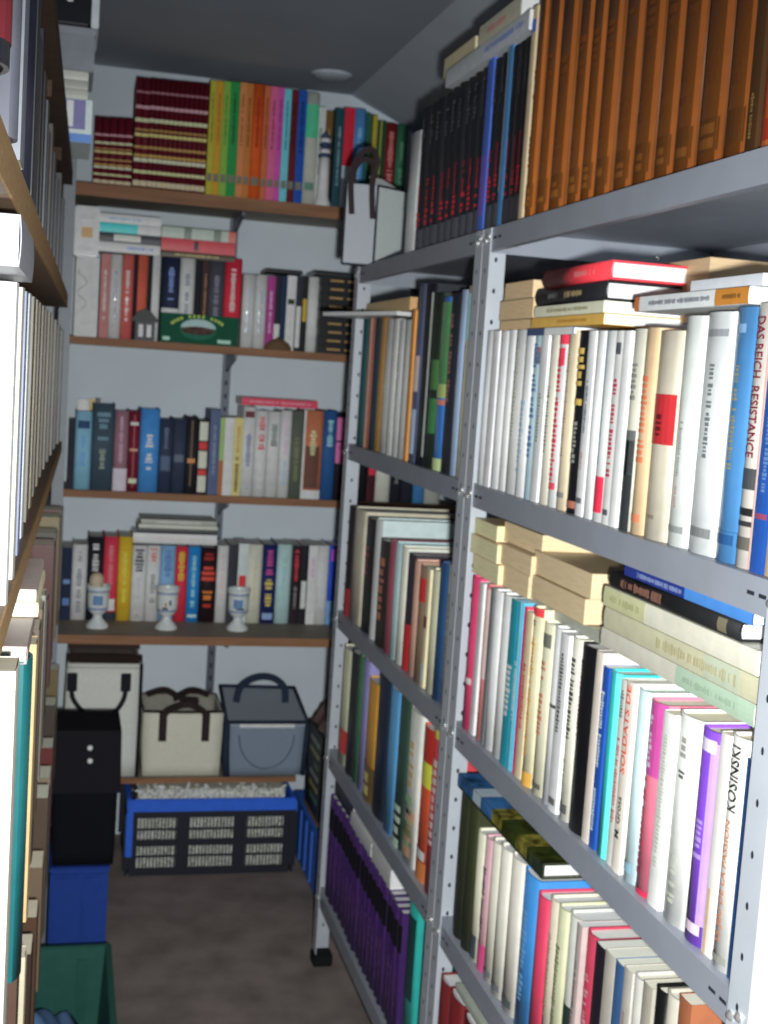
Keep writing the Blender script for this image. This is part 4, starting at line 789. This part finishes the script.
# white and grey bag on the rack's far corner
gq = .33; zq = SH[0]
pn = H(373, 262, 2, zq+.001); pn = Vector((.645, 2.925, zq+.001))
x_n = Xat(373, 2.93, zq); o = empty('gift_bag', (x_n, 2.93, zq+.001), math.radians(-8))
hb = Zat(186, x_n, 2.93)-zq; dl = Vector((-.072, .0, 0)); dr = Vector((.075, .085, 0)); 
def face4(bm, a, b, z0, z1, mi=0, out=0):
    f = bm.faces.new([bm.verts.new((p.x, p.y, z)) for p, z in ((a, z0), (b, z0), (b, z1), (a, z1))]); f.material_index = mi
Z0 = Vector((0, 0, 0)); fa = dl+dr
bm = bmesh.new(); face4(bm, dl, Z0, 0, hb); face4(bm, fa, dl, 0, hb); f = bm.faces.new([bm.verts.new((p.x, p.y, .0)) for p in (Z0, dr, fa, dl)]); finish(bm, 'grey_panel', mat('74777c', gq, .85, .1, 'fabric'), o)
bm = bmesh.new(); face4(bm, Z0, dr, 0, hb*1.02); face4(bm, dr, fa, 0, hb*1.02); finish(bm, 'white_panel', mat('8e9496', gq, .8, .1, 'fabric'), o)
bm = bmesh.new(); M_tr = mat('1e1e24', gq, .8, .1)
for a, b in (((0, 0, 0), (0, 0, hb)), ((0, 0, hb), tuple(dr+Vector((0, 0, hb*1.02)))), (tuple(dl), tuple(dl+Vector((0, 0, hb)))), (tuple(dl), (0, 0, 0))): tube(bm, [Vector(a), (Vector(a)+Vector(b))/2, Vector(b)], .0028, 6)
finish(bm, 'edge_trim', M_tr, o)
bm = bmesh.new(); strap(bm, [(-.056, -.003, hb*.62), (-.062, -.006, hb*.95), (-.06, .0, hb*1.18), (-.04, .01, hb*1.4), (-.018, .01, hb*1.44), (-.006, .0, hb*1.3), (-.014, -.004, hb*1.0), (-.008, -.004, hb*.58)], .013, 'face'); finish(bm, 'handle', mat('241c1e', gq, .8, .1, 'fabric'), o)
bm = bmesh.new(); strap(bm, [(-.05, .04, hb*.9), (-.052, .05, hb*1.2), (-.03, .055, hb*1.36), (-.006, .05, hb*1.25), (-.004, .04, hb*.9)], .011, 'face'); finish(bm, 'handle', mat('241c1e', gq, .8, .1, 'fabric'), o)
bm = bmesh.new(); vs = [bm.verts.new(p) for p in (tuple(Z0+Vector((0, .004, hb*.98))), tuple(dr*.9+Vector((0, .004, hb))), tuple(dr*.55+dl*.4+Vector((0, 0, hb*1.12))), tuple(dl*.3+Vector((0, .02, hb*1.12))))]; bm.faces.new(vs); finish(bm, 'tissue_paper', mat('a0a4a6', gq), o)
tag(o, 'small grey and white fabric bag with dark handles on the far rack corner', 'bag')
# ------------------------------------------------------------------ crates
def open_crate(name, x0, x1, y0, y1, h, c, gn, label, ribs=3, group=None):
    o = empty(name, ((x0+x1)/2, y0, 0)); w = x1-x0; d = y1-y0; t = .005
    M = mat(c, gn, .45, .4)
    bm = bmesh.new()
    def ring(i, z, tp): s = (1-tp)*.012; return [bm.verts.new(p) for p in ((-w/2+i+s, i+s, z), (w/2-i-s, i+s, z), (w/2-i-s, d-i-s, z), (-w/2+i+s, d-i-s, z))]
    A, B, Cc, D = ring(0, .0, 0), ring(0, h, 1), ring(t, h, 1), ring(t, t, 0)
    for p, q in ((A, B), (B, Cc), (Cc, D)):
        for i in range(4): bm.faces.new((p[i], p[(i+1) % 4], q[(i+1) % 4], q[i]))
    bm.faces.new(A[::-1]); bm.faces.new(D); finish(bm, 'crate_body', M, o)
    bm = bmesh.new(); r = .008
    for a, b in (((-w/2-r, w/2+r), (-r, t)), ((-w/2-r, w/2+r), (d-t, d+r)), ((-w/2-r, -w/2+t), (0, d)), ((w/2-t, w/2+r), (0, d))): box(bm, *a, *b, h-.006, h+.006, 0, .002)
    finish(bm, 'rim', M, o)
    bm = bmesh.new()
    for k in range(ribs):
        x = -w/2+w*(k+.5)/ribs; box(bm, x-.012, x+.012, d-t-.010, d-t-.002, .02, h-.02, 0, .002)
    finish(bm, 'wall_ribs', M, o)
    bm = bmesh.new(); box(bm, w/2-.002, w/2+.004, d*.38, d*.62, h-.045, h-.025, 0, .002); finish(bm, 'hand_grip', M, o)
    return tag(o, label, 'crate', group)
yg = 2.70; hg = H(85, 948, 1, yg).z; xg = H(108, 960, 1, yg-.05).x
open_crate('plastic_crate', -.17, xg, 2.22, yg, hg, '184038', .48, 'open green plastic crate on the floor holding blue cloth')
yb = 2.93; hb = H(85, 868, 1, yb).z; xb = H(107, 905, 1, yb).x
o = empty('plastic_crate', ((.006+xb)/2, yb, 0)); w = xb-.006; M = mat('173070', .5, .7, .15)
bm = bmesh.new(); box(bm, -w/2, w/2, .003, .28, 0, hb-.012, 0, .004); finish(bm, 'crate_body', M, o)
bm = bmesh.new(); box(bm, -w/2-.003, w/2+.003, 0, .283, hb-.012, hb, 0, .003); finish(bm, 'rim', M, o)
bm = bmesh.new(); box(bm, -w*.46, w*.0, -.003, .004, .015, hb-.02, 0, .003); finish(bm, 'ribbed_panel', M, o)
bm = bmesh.new(); box(bm, w*.06, w*.34, -.003, .004, .015, hb-.02, 0, .003); finish(bm, 'ribbed_panel', M, o)
tag(o, 'blue plastic crate on the floor under the black bag', 'crate')
def blob(bm, w, d, h, seed, n=18, fold=.25, mi=0):
    rr = random.Random(seed); ph = [rr.uniform(0, 6) for _ in range(8)]
    g = []
    for i in range(n+1):
        r_ = []
        for j in range(n+1):
            u, v = i/n*2-1, j/n*2-1
            m = max(0, 1-max(abs(u), abs(v))**3)
            z = h*m*(.75+fold*math.sin(4*u+3*v+ph[0])+.6*fold*math.sin(7*u-5*v+ph[1])+.3*fold*math.sin(13*v+6*u+ph[2]))
            r_.append(bm.verts.new((u*w/2*(1+.05*math.sin(5*v+ph[3])), v*d/2*(1+.05*math.sin(5*u+ph[4])), max(z, .002))))
        g.append(r_)
    for i in range(n):
        for j in range(n): f = bm.faces.new((g[i][j], g[i+1][j], g[i+1][j+1], g[i][j+1])); f.smooth = True; f.material_index = mi
    bt = [g[i][0] for i in range(n+1)]+[g[n][j] for j in range(1, n+1)]+[g[i][n] for i in range(n-1, -1, -1)]+[g[0][j] for j in range(n-1, 0, -1)]
    lo = [bm.verts.new((v.co.x, v.co.y, 0)) for v in bt]
    for i in range(len(bt)): bm.faces.new((bt[(i+1) % len(bt)], bt[i], lo[i], lo[(i+1) % len(bt)]))
    bm.faces.new(lo)
hc = H(70, 1000, 1, 2.5).z
bm = bmesh.new(); blob(bm, .24, .40, hc*1.02, 4, fold=.12); o = finish(bm, 'cloth', mat('445e80', .44, .9, .1, 'fabric'), None, False, ((xg-.17)/2-.005, 2.46, .008)); tag(o, 'crumpled blue cloth lying inside the green crate', 'cloth')
so = empty('crumpled_paper', (.052, 2.815, .001))
bm = bmesh.new(); blob(bm, .085, .17, .158, 9, fold=.06); finish(bm, 'paper_sheet', mat('74746e', .44, .8, .1), so); tag(so, 'pale crumpled paper wedged between the blue and green crates', 'paper')
# black bag on the blue crate
yk = 2.945; xk0, xk1 = .004, H(117, 830, 1, yk).x; zt = H(118, 727, 1, yk+.06).z; zs = H(88, 792, 1, yk).z; zb_ = hb+.001
o = empty('black_bag', ((xk0+xk1)/2, yk, zb_)); w = xk1-xk0
bm = bmesh.new(); shell(bm, w*.93, .2, w*.97, .2, zs+.01-zb_, bulge=.004, seed=12); finish(bm, 'bag_body', [mat('0c0c10', .42, .9, .08, 'fabric')]*2, o)
bm = bmesh.new(); frustum(bm, (-w/2-.001, w/2+.004, -.010, .21), (-w/2, w/2+.002, .03, .2), zs-zb_, zt-zb_); finish(bm, 'top_flap', mat('131216', .42, .9, .08, 'fabric'), o)
for py in (748, 761):
    yy = yk-.012+.04*max(0, (H(90, py, 1, yk).z-zs)/(zt-zs)); q = H(90, py, 1, yy); bm = bmesh.new(); lathe(bm, [(.0065, 0), (.0065, .002), (.004, .005), (0, .006)], 14)
    s = finish(bm, 'snap_button', mat('e8ecf0', .4, .2, .8), o, True, (q.x-o.location.x, yy-yk, q.z-zb_)); s.rotation_euler = (PI/2, 0, 0)
tag(o, 'black fabric bag with two white snap buttons on the blue crate', 'bag')
# folding crate under the lowest shelf
yc = 3.565; x0, x1 = H(124, 876, 1, yc).x, H(292, 873, 1, yc).x; w = x1-x0; hr = H(210, 799, 1, yc).z; hl = H(210, 811, 1, yc).z
o = empty('folding_crate', ((x0+x1)/2, yc, 0)); gC = .37; M_ck = mat('14161e', gC, .5, .35); M_cb = mat('1a46b8', gC, .45, .4); dC = .30
bm = bmesh.new(); box(bm, -w/2, w/2, -.004, .012, hl, hr, 0, .003); box(bm, -w/2, w/2, dC-.012, dC, hl, hr, 0, .003); box(bm, -w/2, -w/2+.012, .012, dC-.012, hl, hr, 0, .003); box(bm, w/2-.012, w/2, .012, dC-.012, hl, hr, 0, .003); finish(bm, 'rim', M_cb, o)
for name, y in (('front_lattice_panel', 0), ('rear_lattice_panel', dC-.006)):
    bm = bmesh.new(); rows = [(0, .022), (hl*.46, hl*.56), (hl*.9, hl)]
    for a, b in rows: box(bm, -w/2+.012, w/2-.012, y, y+.006, a, b)
    for xc_ in (-.49, -.175, .175, .49): box(bm, w*xc_*.97-.018, w*xc_*.97+.018, y+.0005, y+.0055, .02, hl*.95)
    n = 46
    for k in range(n):
        x = -w/2+.02+(w-.04)*k/(n-1); box(bm, x-.0016, x+.0016, y+.001, y+.005, .02, hl*.95)
    for r_ in (.3, .72):
        box(bm, -w/2+.012, w/2-.012, y+.0012, y+.0048, hl*r_-.003, hl*r_+.003)
    finish(bm, name, M_ck, o)
for s in (-1, 1):
    bm = bmesh.new(); xs = sorted((s*w/2, s*(w/2-.006))); box(bm, *xs, .0, dC, 0, hl); finish(bm, 'side_panel', M_ck, o)
    bm = bmesh.new(); xs = sorted((s*w/2*1.002, s*(w/2-.018))); box(bm, *xs, -.003, .012, hl*.3, hl, 0, .002); finish(bm, 'corner_post', M_cb if s < 0 else M_ck, o)
bm = bmesh.new(); box(bm, -w/2+.007, w/2-.007, .007, dC-.007, .004, .01); finish(bm, 'crate_bottom', M_ck, o)
tag(o, 'black lattice folding crate with blue rim on the floor under lowest shelf', 'crate')
bm = bmesh.new(); rr = random.Random(3)
htop = H(210, 783, 1, yc+.02).z
for k in range(900):
    a = rr.uniform(.004, .011); x, y = rr.uniform(-w/2+.03, w/2-.03), rr.uniform(.02, dC-.03)
    z = rr.uniform(hl*.55, htop-.012) if k % 2 else rr.uniform(.02, htop-.015); 
    if k % 3 == 0: y = rr.uniform(.026, .034); z = rr.uniform(.02, htop-.01)
    box(bm, -a, a, -a*.5, a*.5, -a*.3, a*.3, k % 2, 0, Matrix.Translation((x, y, z)) @ Matrix.Rotation(rr.uniform(0, 6), 4, (rr.random(), rr.random(), rr.random()+.1)))
box(bm, -w/2+.03, w/2-.03, .026, dC-.03, .011, htop-.02, 0)
so = finish(bm, 'packing_scraps', [mat('a4a292', gC, .8, .1, 'speckle', scale=120), mat('b4b2a4', gC, .8, .1)], None, False, o.location+Vector((0, 0, .0)))
so['label'] = 'pale packing scraps filling the black folding crate'; so['category'] = 'packing'; so['kind'] = 'stuff'
# right of the crate: blue box, carton, parcel
q = H(318, 906, 2, 0)
o = empty('storage_box', (q.x, q.y, 0)); bw, bd, bh = .30, .42, H(318, 838, 1, q.y+.02).z; M_sb = mat('20407c', .30, .5, .4)
x_0 = 0
bm = bmesh.new(); box(bm, x_0, x_0+bw, 0, bd, 0, bh-.014, 0, .004); finish(bm, 'box_body', M_sb, o)
bm = bmesh.new(); box(bm, x_0-.006, x_0+bw+.006, -.006, bd+.006, bh-.014, bh, 0, .003); finish(bm, 'lid', M_sb, o)
bm = bmesh.new()
for k in range(5): yy = .04+k*.085; box(bm, x_0-.005, x_0, yy, yy+.012, .015, bh-.02, 0, .001)
finish(bm, 'wall_ribs', M_sb, o)
tag(o, 'blue plastic storage box on the floor beside the far rack foot', 'box')
o2 = empty('printed_carton', (q.x+.008, q.y+.10, bh+.001)); chh = H(322, 728, 1, q.y+.2).z-bh
bm = bmesh.new(); box(bm, -.004, .20, 0, .2, .012, chh, 0, .002); finish(bm, 'carton_body', mat('141614', .3, .5), o2)
bm = bmesh.new(); box(bm, -.004, .20, 0, .2, 0, .011); finish(bm, 'carton_base', mat('5c4430', .3, .7, .1), o2)
bm = bmesh.new(); rr = random.Random(5)
for k in range(6):
    z = chh*(.2+.125*k); box(bm, -.005, -.004, .03, .09+rr.uniform(0, .07), z, z+chh*.06, k % 3); box(bm, .02, .10+rr.uniform(0, .05), -.001, 0, z, z+chh*.05, k % 3)
finish(bm, 'printed_pictures', [mat('34482c', .3), mat('605c34', .3), mat('545c54', .3)], o2)
tag(o2, 'dark printed carton standing on the blue storage box', 'carton')
bm = bmesh.new(); blob(bm, .19, .17, .12, 21, fold=.12); o3 = finish(bm, 'paper_parcel', [mat('4c3c38', .3, .8, .1, 'fabric')], None, False, (q.x+.106, q.y+.20, bh+chh+.002)); o3['label'] = ''
bm = bmesh.new(); box(bm, -.097, .03, -.095, -.088, .0, .045, 0, .002); finish(bm, 'white_label', mat('84848a', .3), o3)
tag(o3, 'crumpled brown parcel with white label on top of the dark carton', 'parcel')

# ------------------------------------------------------------------ left bookcase
LK = .016; LA = math.atan(LK); LX = -.055
xf = lambda y: LX+LK*y
lc = empty('bookcase', (LX, 0, 0), -LA); YA, YZ = .56, 3.03
M_lw = mat('5c4a3a', .5, .65, .2, 'wood'); M_lc = mat('a08058', .8, .8, .1, 'chip', scale=160); M_lu = mat('3a2c22', .5, .7, .15, 'wood')
LZ = {'T': 1.845, 'A': 1.575, 'B': 1.245, 'C': .872, 'D': .50}
for k, z in LZ.items():
    bm = bmesh.new(); t = .03 if k in 'TA' else .022
    box(bm, -.27, -.002, YA, YZ, z-t, z)
    if k == 'T':
        for y in (1.3, 1.9, 2.5, 3.1): box(bm, -.265, -.012, y, y+.04, z-t-.022, z-t)
    b = finish(bm, 'board', M_lu if k == 'T' else M_lw, lc)
    bm = bmesh.new(); box(bm, -.002, 0, YA, YZ, z-t, z); finish(bm, 'front_edge', M_lu if k == 'T' else M_lc, lc)
for y in (YA-.024, YZ):
    bm = bmesh.new(); box(bm, -.27, -.004 if y < 1 else -.07, y, y+.022, 0 if y < 1 else .478, 1.815); finish(bm, 'upright', M_lw, lc)
bm = bmesh.new(); box(bm, -.275, -.27, YA-.02, YZ+.02, .48, 1.84); finish(bm, 'back_panel', M_lu, lc)
bm = bmesh.new(); p = H(67, 400, 1, 3.06); px_ = p.x-LX-LK*3.06; box(bm, px_-.026, px_, 3.054, 3.082, 0, 1.9); box(bm, -.27, -.24, 3.054, 3.082, 0, 1.9)
finish(bm, 'end_post', mat('5a5e64', .45, .5, .4, 'metal'), lc)
tag(lc, 'wooden bookcase with tan board edges along the left-hand side of the aisle', 'bookcase')
def lbook(px, py, y, t, zk, top, c, gn, desc, marks=(), hard=False, h=None, d=.2):
    gn *= 1.6
    z0 = LZ[zk]; p = H(px+(2 if zk in 'CD' and y > 1.2 else 0), py, 1, y); hh = h or (H(px, top, 1, y).z-z0)
    room = {'A': .235, 'B': .29, 'C': .345, 'D': .345, 'T': .4}[zk]
    hh = min(hh, room)
    if hh < .15: hh = .22+.03*math.sin(px*3+y*7)
    hh = min(hh, room-.004)
    o = make_book('book', t, hh, d, c, gn, marks, hard, pages='e8dcc4'); o.location = (p.x, y+t/2, z0+.0005); o.rotation_euler = (0, 0, PI/2-LA)
    nm = {'A': 'upper', 'B': 'middle', 'C': 'lower', 'D': 'lowest'}[zk]
    tag(o, desc+f', wooden bookcase {nm} shelf', 'book', f'books on the wooden bookcase {nm} shelf')
for a in [
    (8, 60, .64, .035, 'A', 0, '141826', .9, 'black book with white band and red foot', ('b:e0e0e0:.42:.5', 'b:98303c:.05:.4'), True, .22),
    (17, 130, .86, .03, 'A', 108, '6c6e7c', .8, 'shiny grey book nearest the tan board edge', (), True), (23, 140, .96, .05, 'A', 104, '9094a0', .8, 'pale grey glossy book'), (31, 150, 1.12, .05, 'A', 106, '20243a', .7, 'glossy midnight blue book', (), True), (34, 170, 1.26, .05, 'A', 125, '3c4048', .7, 'plain graphite book'), (36, 190, 1.42, .06, 'A', 140, '4c5058', .6, 'dull grey book'), (39, 195, 1.57, .06, 'A', 150, '24262e', .6, 'soot black book'), (42, 200, 1.72, .06, 'A', 160, '2c3038', .5, 'dark grey book'), (45, 210, 1.87, .06, 'A', 170, '5c6068', .5, 'ash grey book'), (47, 220, 2.02, .06, 'A', 180, '3c3e48', .5, 'slate grey book'), (50, 230, 2.2, .07, 'A', 190, '4c4440', .5, 'greyish brown book'), (53, 240, 2.4, .07, 'A', 200, '282c3c', .45, 'dark blue grey book'), (56, 250, 2.6, .07, 'A', 210, '34383c', .42, 'iron grey book'), (59, 260, 2.78, .06, 'A', 220, '3c3c40', .42, 'charcoal book'), (62, 270, 2.93, .05, 'A', 230, '303440', .4, 'dark book at the far end'),
    (18, 300, 1.04, .025, 'B', 283, 'f4f4f2', .95, 'large white book facing the aisle', ('t:c8c8c8:.1:.3',)), (24, 300, 1.16, .03, 'B', 288, 'dcd8ca', .9, 'cream book behind the large white one'), (28, 300, 1.30, .03, 'B', 292, '7c86a8', .8, 'grey blue slim book'), (31, 300, 1.42, .04, 'B', 294, 'dce0e4', .8, 'white slim book'), (35, 315, 1.56, .06, 'B', 297, '6c6450', .7, 'olive grey book'), (38, 320, 1.70, .06, 'B', 300, 'a89878', .8, 'beige book with yellowed cover'), (41, 325, 1.84, .06, 'B', 303, '5c5448', .65, 'earth brown book'), (44, 330, 1.98, .06, 'B', 306, '847050', .75, 'tan brown book'), (47, 335, 2.13, .06, 'B', 310, '4c463c', .6, 'peat brown book'), (50, 340, 2.28, .06, 'B', 312, '74644c', .6, 'light brown book'), (53, 350, 2.44, .06, 'B', 316, '484440', .5, 'grey brown book'), (56, 355, 2.6, .06, 'B', 320, '6c6050', .5, 'sandy brown book'), (59, 360, 2.77, .06, 'B', 325, '34343c', .45, 'blackish book'), (62, 370, 2.93, .05, 'B', 330, '54504a', .42, 'dun coloured book at the far end'),
    (17, 700, 1.00, .05, 'C', 672, 'e8e4d4', .95, 'cream white thick book'), (31, 700, 1.17, .045, 'C', 662, '0c6c70', .9, 'tall teal book', (), True), (34, 700, 1.30, .04, 'C', 645, 'dcb880', .8, 'buff coloured book'), (37, 680, 1.45, .06, 'C', 630, '5c4c3c', .7, 'mud brown book'), (40, 660, 1.6, .06, 'C', 610, '705c44', .7, 'hazel brown book'), (43, 640, 1.75, .05, 'C', 596, 'a09c90', .75, 'pale grey book'), (45, 640, 1.9, .06, 'C', 600, '5c5044', .6, 'taupe book'), (46, 640, 2.05, .06, 'C', 620, '38302a', .5, 'dark brown book'), (47.5, 690, 2.25, .07, 'C', 640, '4c1c18', .55, 'brick red book'), (49, 690, 2.45, .07, 'C', 640, '3c342c', .5, 'bark brown book'), (51, 700, 2.62, .06, 'C', 650, '70623c', .5, 'khaki book'), (52.5, 700, 2.78, .06, 'C', 640, '4c2420', .45, 'oxblood book'), (54, 700, 2.94, .05, 'C', 640, '5c564c', .42, 'grey brown book at the far end'),
    (11, 1000, 1.12, .03, 'D', 962, 'c8d0dc', .8, 'white and blue book', ('b:38447c:.0:.7',)), (16, 1000, 1.26, .05, 'D', 955, '5c4438', .7, 'chocolate brown book'), (23, 1000, 1.42, .03, 'D', 958, 'dcd0b0', .7, 'cream book with brown strap', ('b:5c3420:.5:.6',)), (29, 1000, 1.56, .06, 'D', 955, '3c2c24', .7, 'coffee brown book'), (33, 1000, 1.72, .06, 'D', 950, '503828', .65, 'dark walnut book'), (37, 990, 1.9, .07, 'D', 900, '6c5a48', .6, 'fawn brown book'), (40, 980, 2.08, .07, 'D', 900, '4c3c30', .5, 'umber book'), (42, 960, 2.28, .07, 'D', 880, '7c6c58', .5, 'stone coloured book'), (44, 940, 2.5, .07, 'D', 860, '5c2420', .48, 'maroon book'), (45, 940, 2.7, .07, 'D', 860, '3c342c', .48, 'seal brown book'), (46, 940, 2.9, .06, 'D', 850, '645838', .45, 'olive drab book')]:
    lbook(*a)
# lying things in the bookcase
def llay(px, py, y0, L, zb, t, c, gn, label, d=.2, marks=(), pages='e8e0d0', group=None):
    p = H(px, py, 1, y0); lay(label, c, gn, p.x, y0+L/2, zb, t, L, d, PI-LA, False, marks, False, pages)
llay(24, 245, .93, .2, 1.500, .035, '8c8c94', .8, 'grey box file lying on the white book, wooden bookcase middle shelf', pages='e0e0e0')
llay(30, 632, 1.17, .16, 1.168, .016, '94807c', .8, 'mauve book lying above the teal one, wooden bookcase lower shelf')
llay(40, 612, 1.30, .2, 1.185, .014, 'e0d4a8', .8, 'pale yellow magazine lying above the teal book, wooden bookcase lower shelf')
llay(38, 600, 1.30, .2, 1.200, .012, 'b8a8a4', .8, 'pinkish grey magazine lying topmost above the teal book, wooden bookcase')
# stack on top of the bookcase
yt = 2.62; gS=.42
def topthing(name, pa, pb, z0, z1, d, c, label, cat, yaw=0):
    xa, xb = H(pa-30, 90, 1, yt).x, H(pb, 90, 1, yt).x
    o = empty(name, ((xa+xb)/2, yt, z0)); w = xb-xa
    return o, w, z1-z0
zt0 = 1.846; Zp = lambda py: H(80, py, 1, yt).z
o, w, h = topthing('cardboard_box', 66, 93, zt0, Zp(99), .25, '', '', '')
bm = bmesh.new(); box(bm, -w/2, w/2, 0, .22, 0, h, 0, .001); finish(bm, 'box_body', mat('9aa4b0', gS), o)
bm = bmesh.new(); box(bm, -w/2, w/2-.012, -.001, 0, h*.30, h*.98); finish(bm, 'violet_print', mat('5c5880', gS), o)
bm = bmesh.new(); box(bm, -w/2, w/2, -.0015, 0, 0, h*.2); finish(bm, 'blue_band', mat('4468a0', gS), o)
bm = bmesh.new(); box(bm, w*.05, w*.17, -.002, -.001, h*.35, h*.95); finish(bm, 'white_figure', mat('a8b0b8', gS), o)
tag(o, 'violet and blue printed box lowest in the pile on top of the bookcase', 'box')
z = Zp(99)+.001
for k, c in ((2, '8c8c84'), (1, '80807a'), (0, '94948c')):
    t = (Zp(71)-Zp(99))/3-.001
    xa, xb = H(34, 90, 1, yt).x, H(88, 90, 1, yt).x
    lay(f'pale grey book, {ORD[k]} from the top of three lying atop the bookcase', c, gS, (xa+xb)/2, yt+.004, z, t, xb-xa, .2, PI/2, pages='b8b8b0', group='pale books in the pile on top of the bookcase'); z += t+.0008
o, w, h = topthing('storage_box', 62, 93, z, Zp(27), .2, '', '', '')
bm = bmesh.new(); box(bm, -w/2, w/2, 0, .2, 0, h*.82, 0, .002); finish(bm, 'box_body', mat('62666e', gS), o)
bm = bmesh.new(); box(bm, -w/2-.001, w/2+.001, -.001, .201, h*.82, h, 0, .002); finish(bm, 'lid', mat('6a6e76', gS), o)
tag(o, 'plain grey box near the top of the pile on the bookcase', 'box')
o, w, h = topthing('document_case', 60, 96, Zp(27)+.001, Zp(-30), .2, '', '', '')
bm = bmesh.new(); box(bm, -w/2, w/2-.014, 0, .2, 0, h, 0, .006); finish(bm, 'case_body', mat('121218', gS, .3), o)
bm = bmesh.new(); box(bm, w/2-.014, w/2, 0, .2, 0, h, 0, .002); finish(bm, 'white_edge', mat('9ca0aa', gS), o)
bm = bmesh.new(); box(bm, -.012+w*.1, w*.1, -.004, 0, h*.42, h*.5, 0, .001); finish(bm, 'clasp', mat('d0d0d4', gS, .2, .7), o)
tag(o, 'black case with white edge topmost in the pile on the bookcase', 'case')

# ------------------------------------------------------------------ light
def lamp(name, typ, loc, energy, color, **k):
    l = bpy.data.lights.new(name, typ); l.energy = energy; l.color = color
    for a, b in k.items(): setattr(l, a, b)
    o = bpy.data.objects.new(name, l); COL.objects.link(o); o.location = loc; return o
fl = lamp('camera_flash', 'SPOT', (.055, -.0, CAMZ-.05), 215, (.965, 1, .985), spot_size=math.radians(92), spot_blend=1.0, shadow_soft_size=.02)
aim = H(500, 700, 1, 2.0)
fl.rotation_euler = (aim-fl.location).to_track_quat('-Z', 'Y').to_euler()
w = bpy.data.worlds.new('world'); sc.world = w; w.use_nodes = True
w.node_tree.nodes['Background'].inputs['Color'].default_value = (.55, .68, .9, 1); w.node_tree.nodes['Background'].inputs['Strength'].default_value = .16
sc.view_settings.view_transform = 'Standard'; sc.view_settings.look = 'None'; sc.view_settings.exposure = 0
try: sc.cycles.use_denoising = True
except Exception: pass
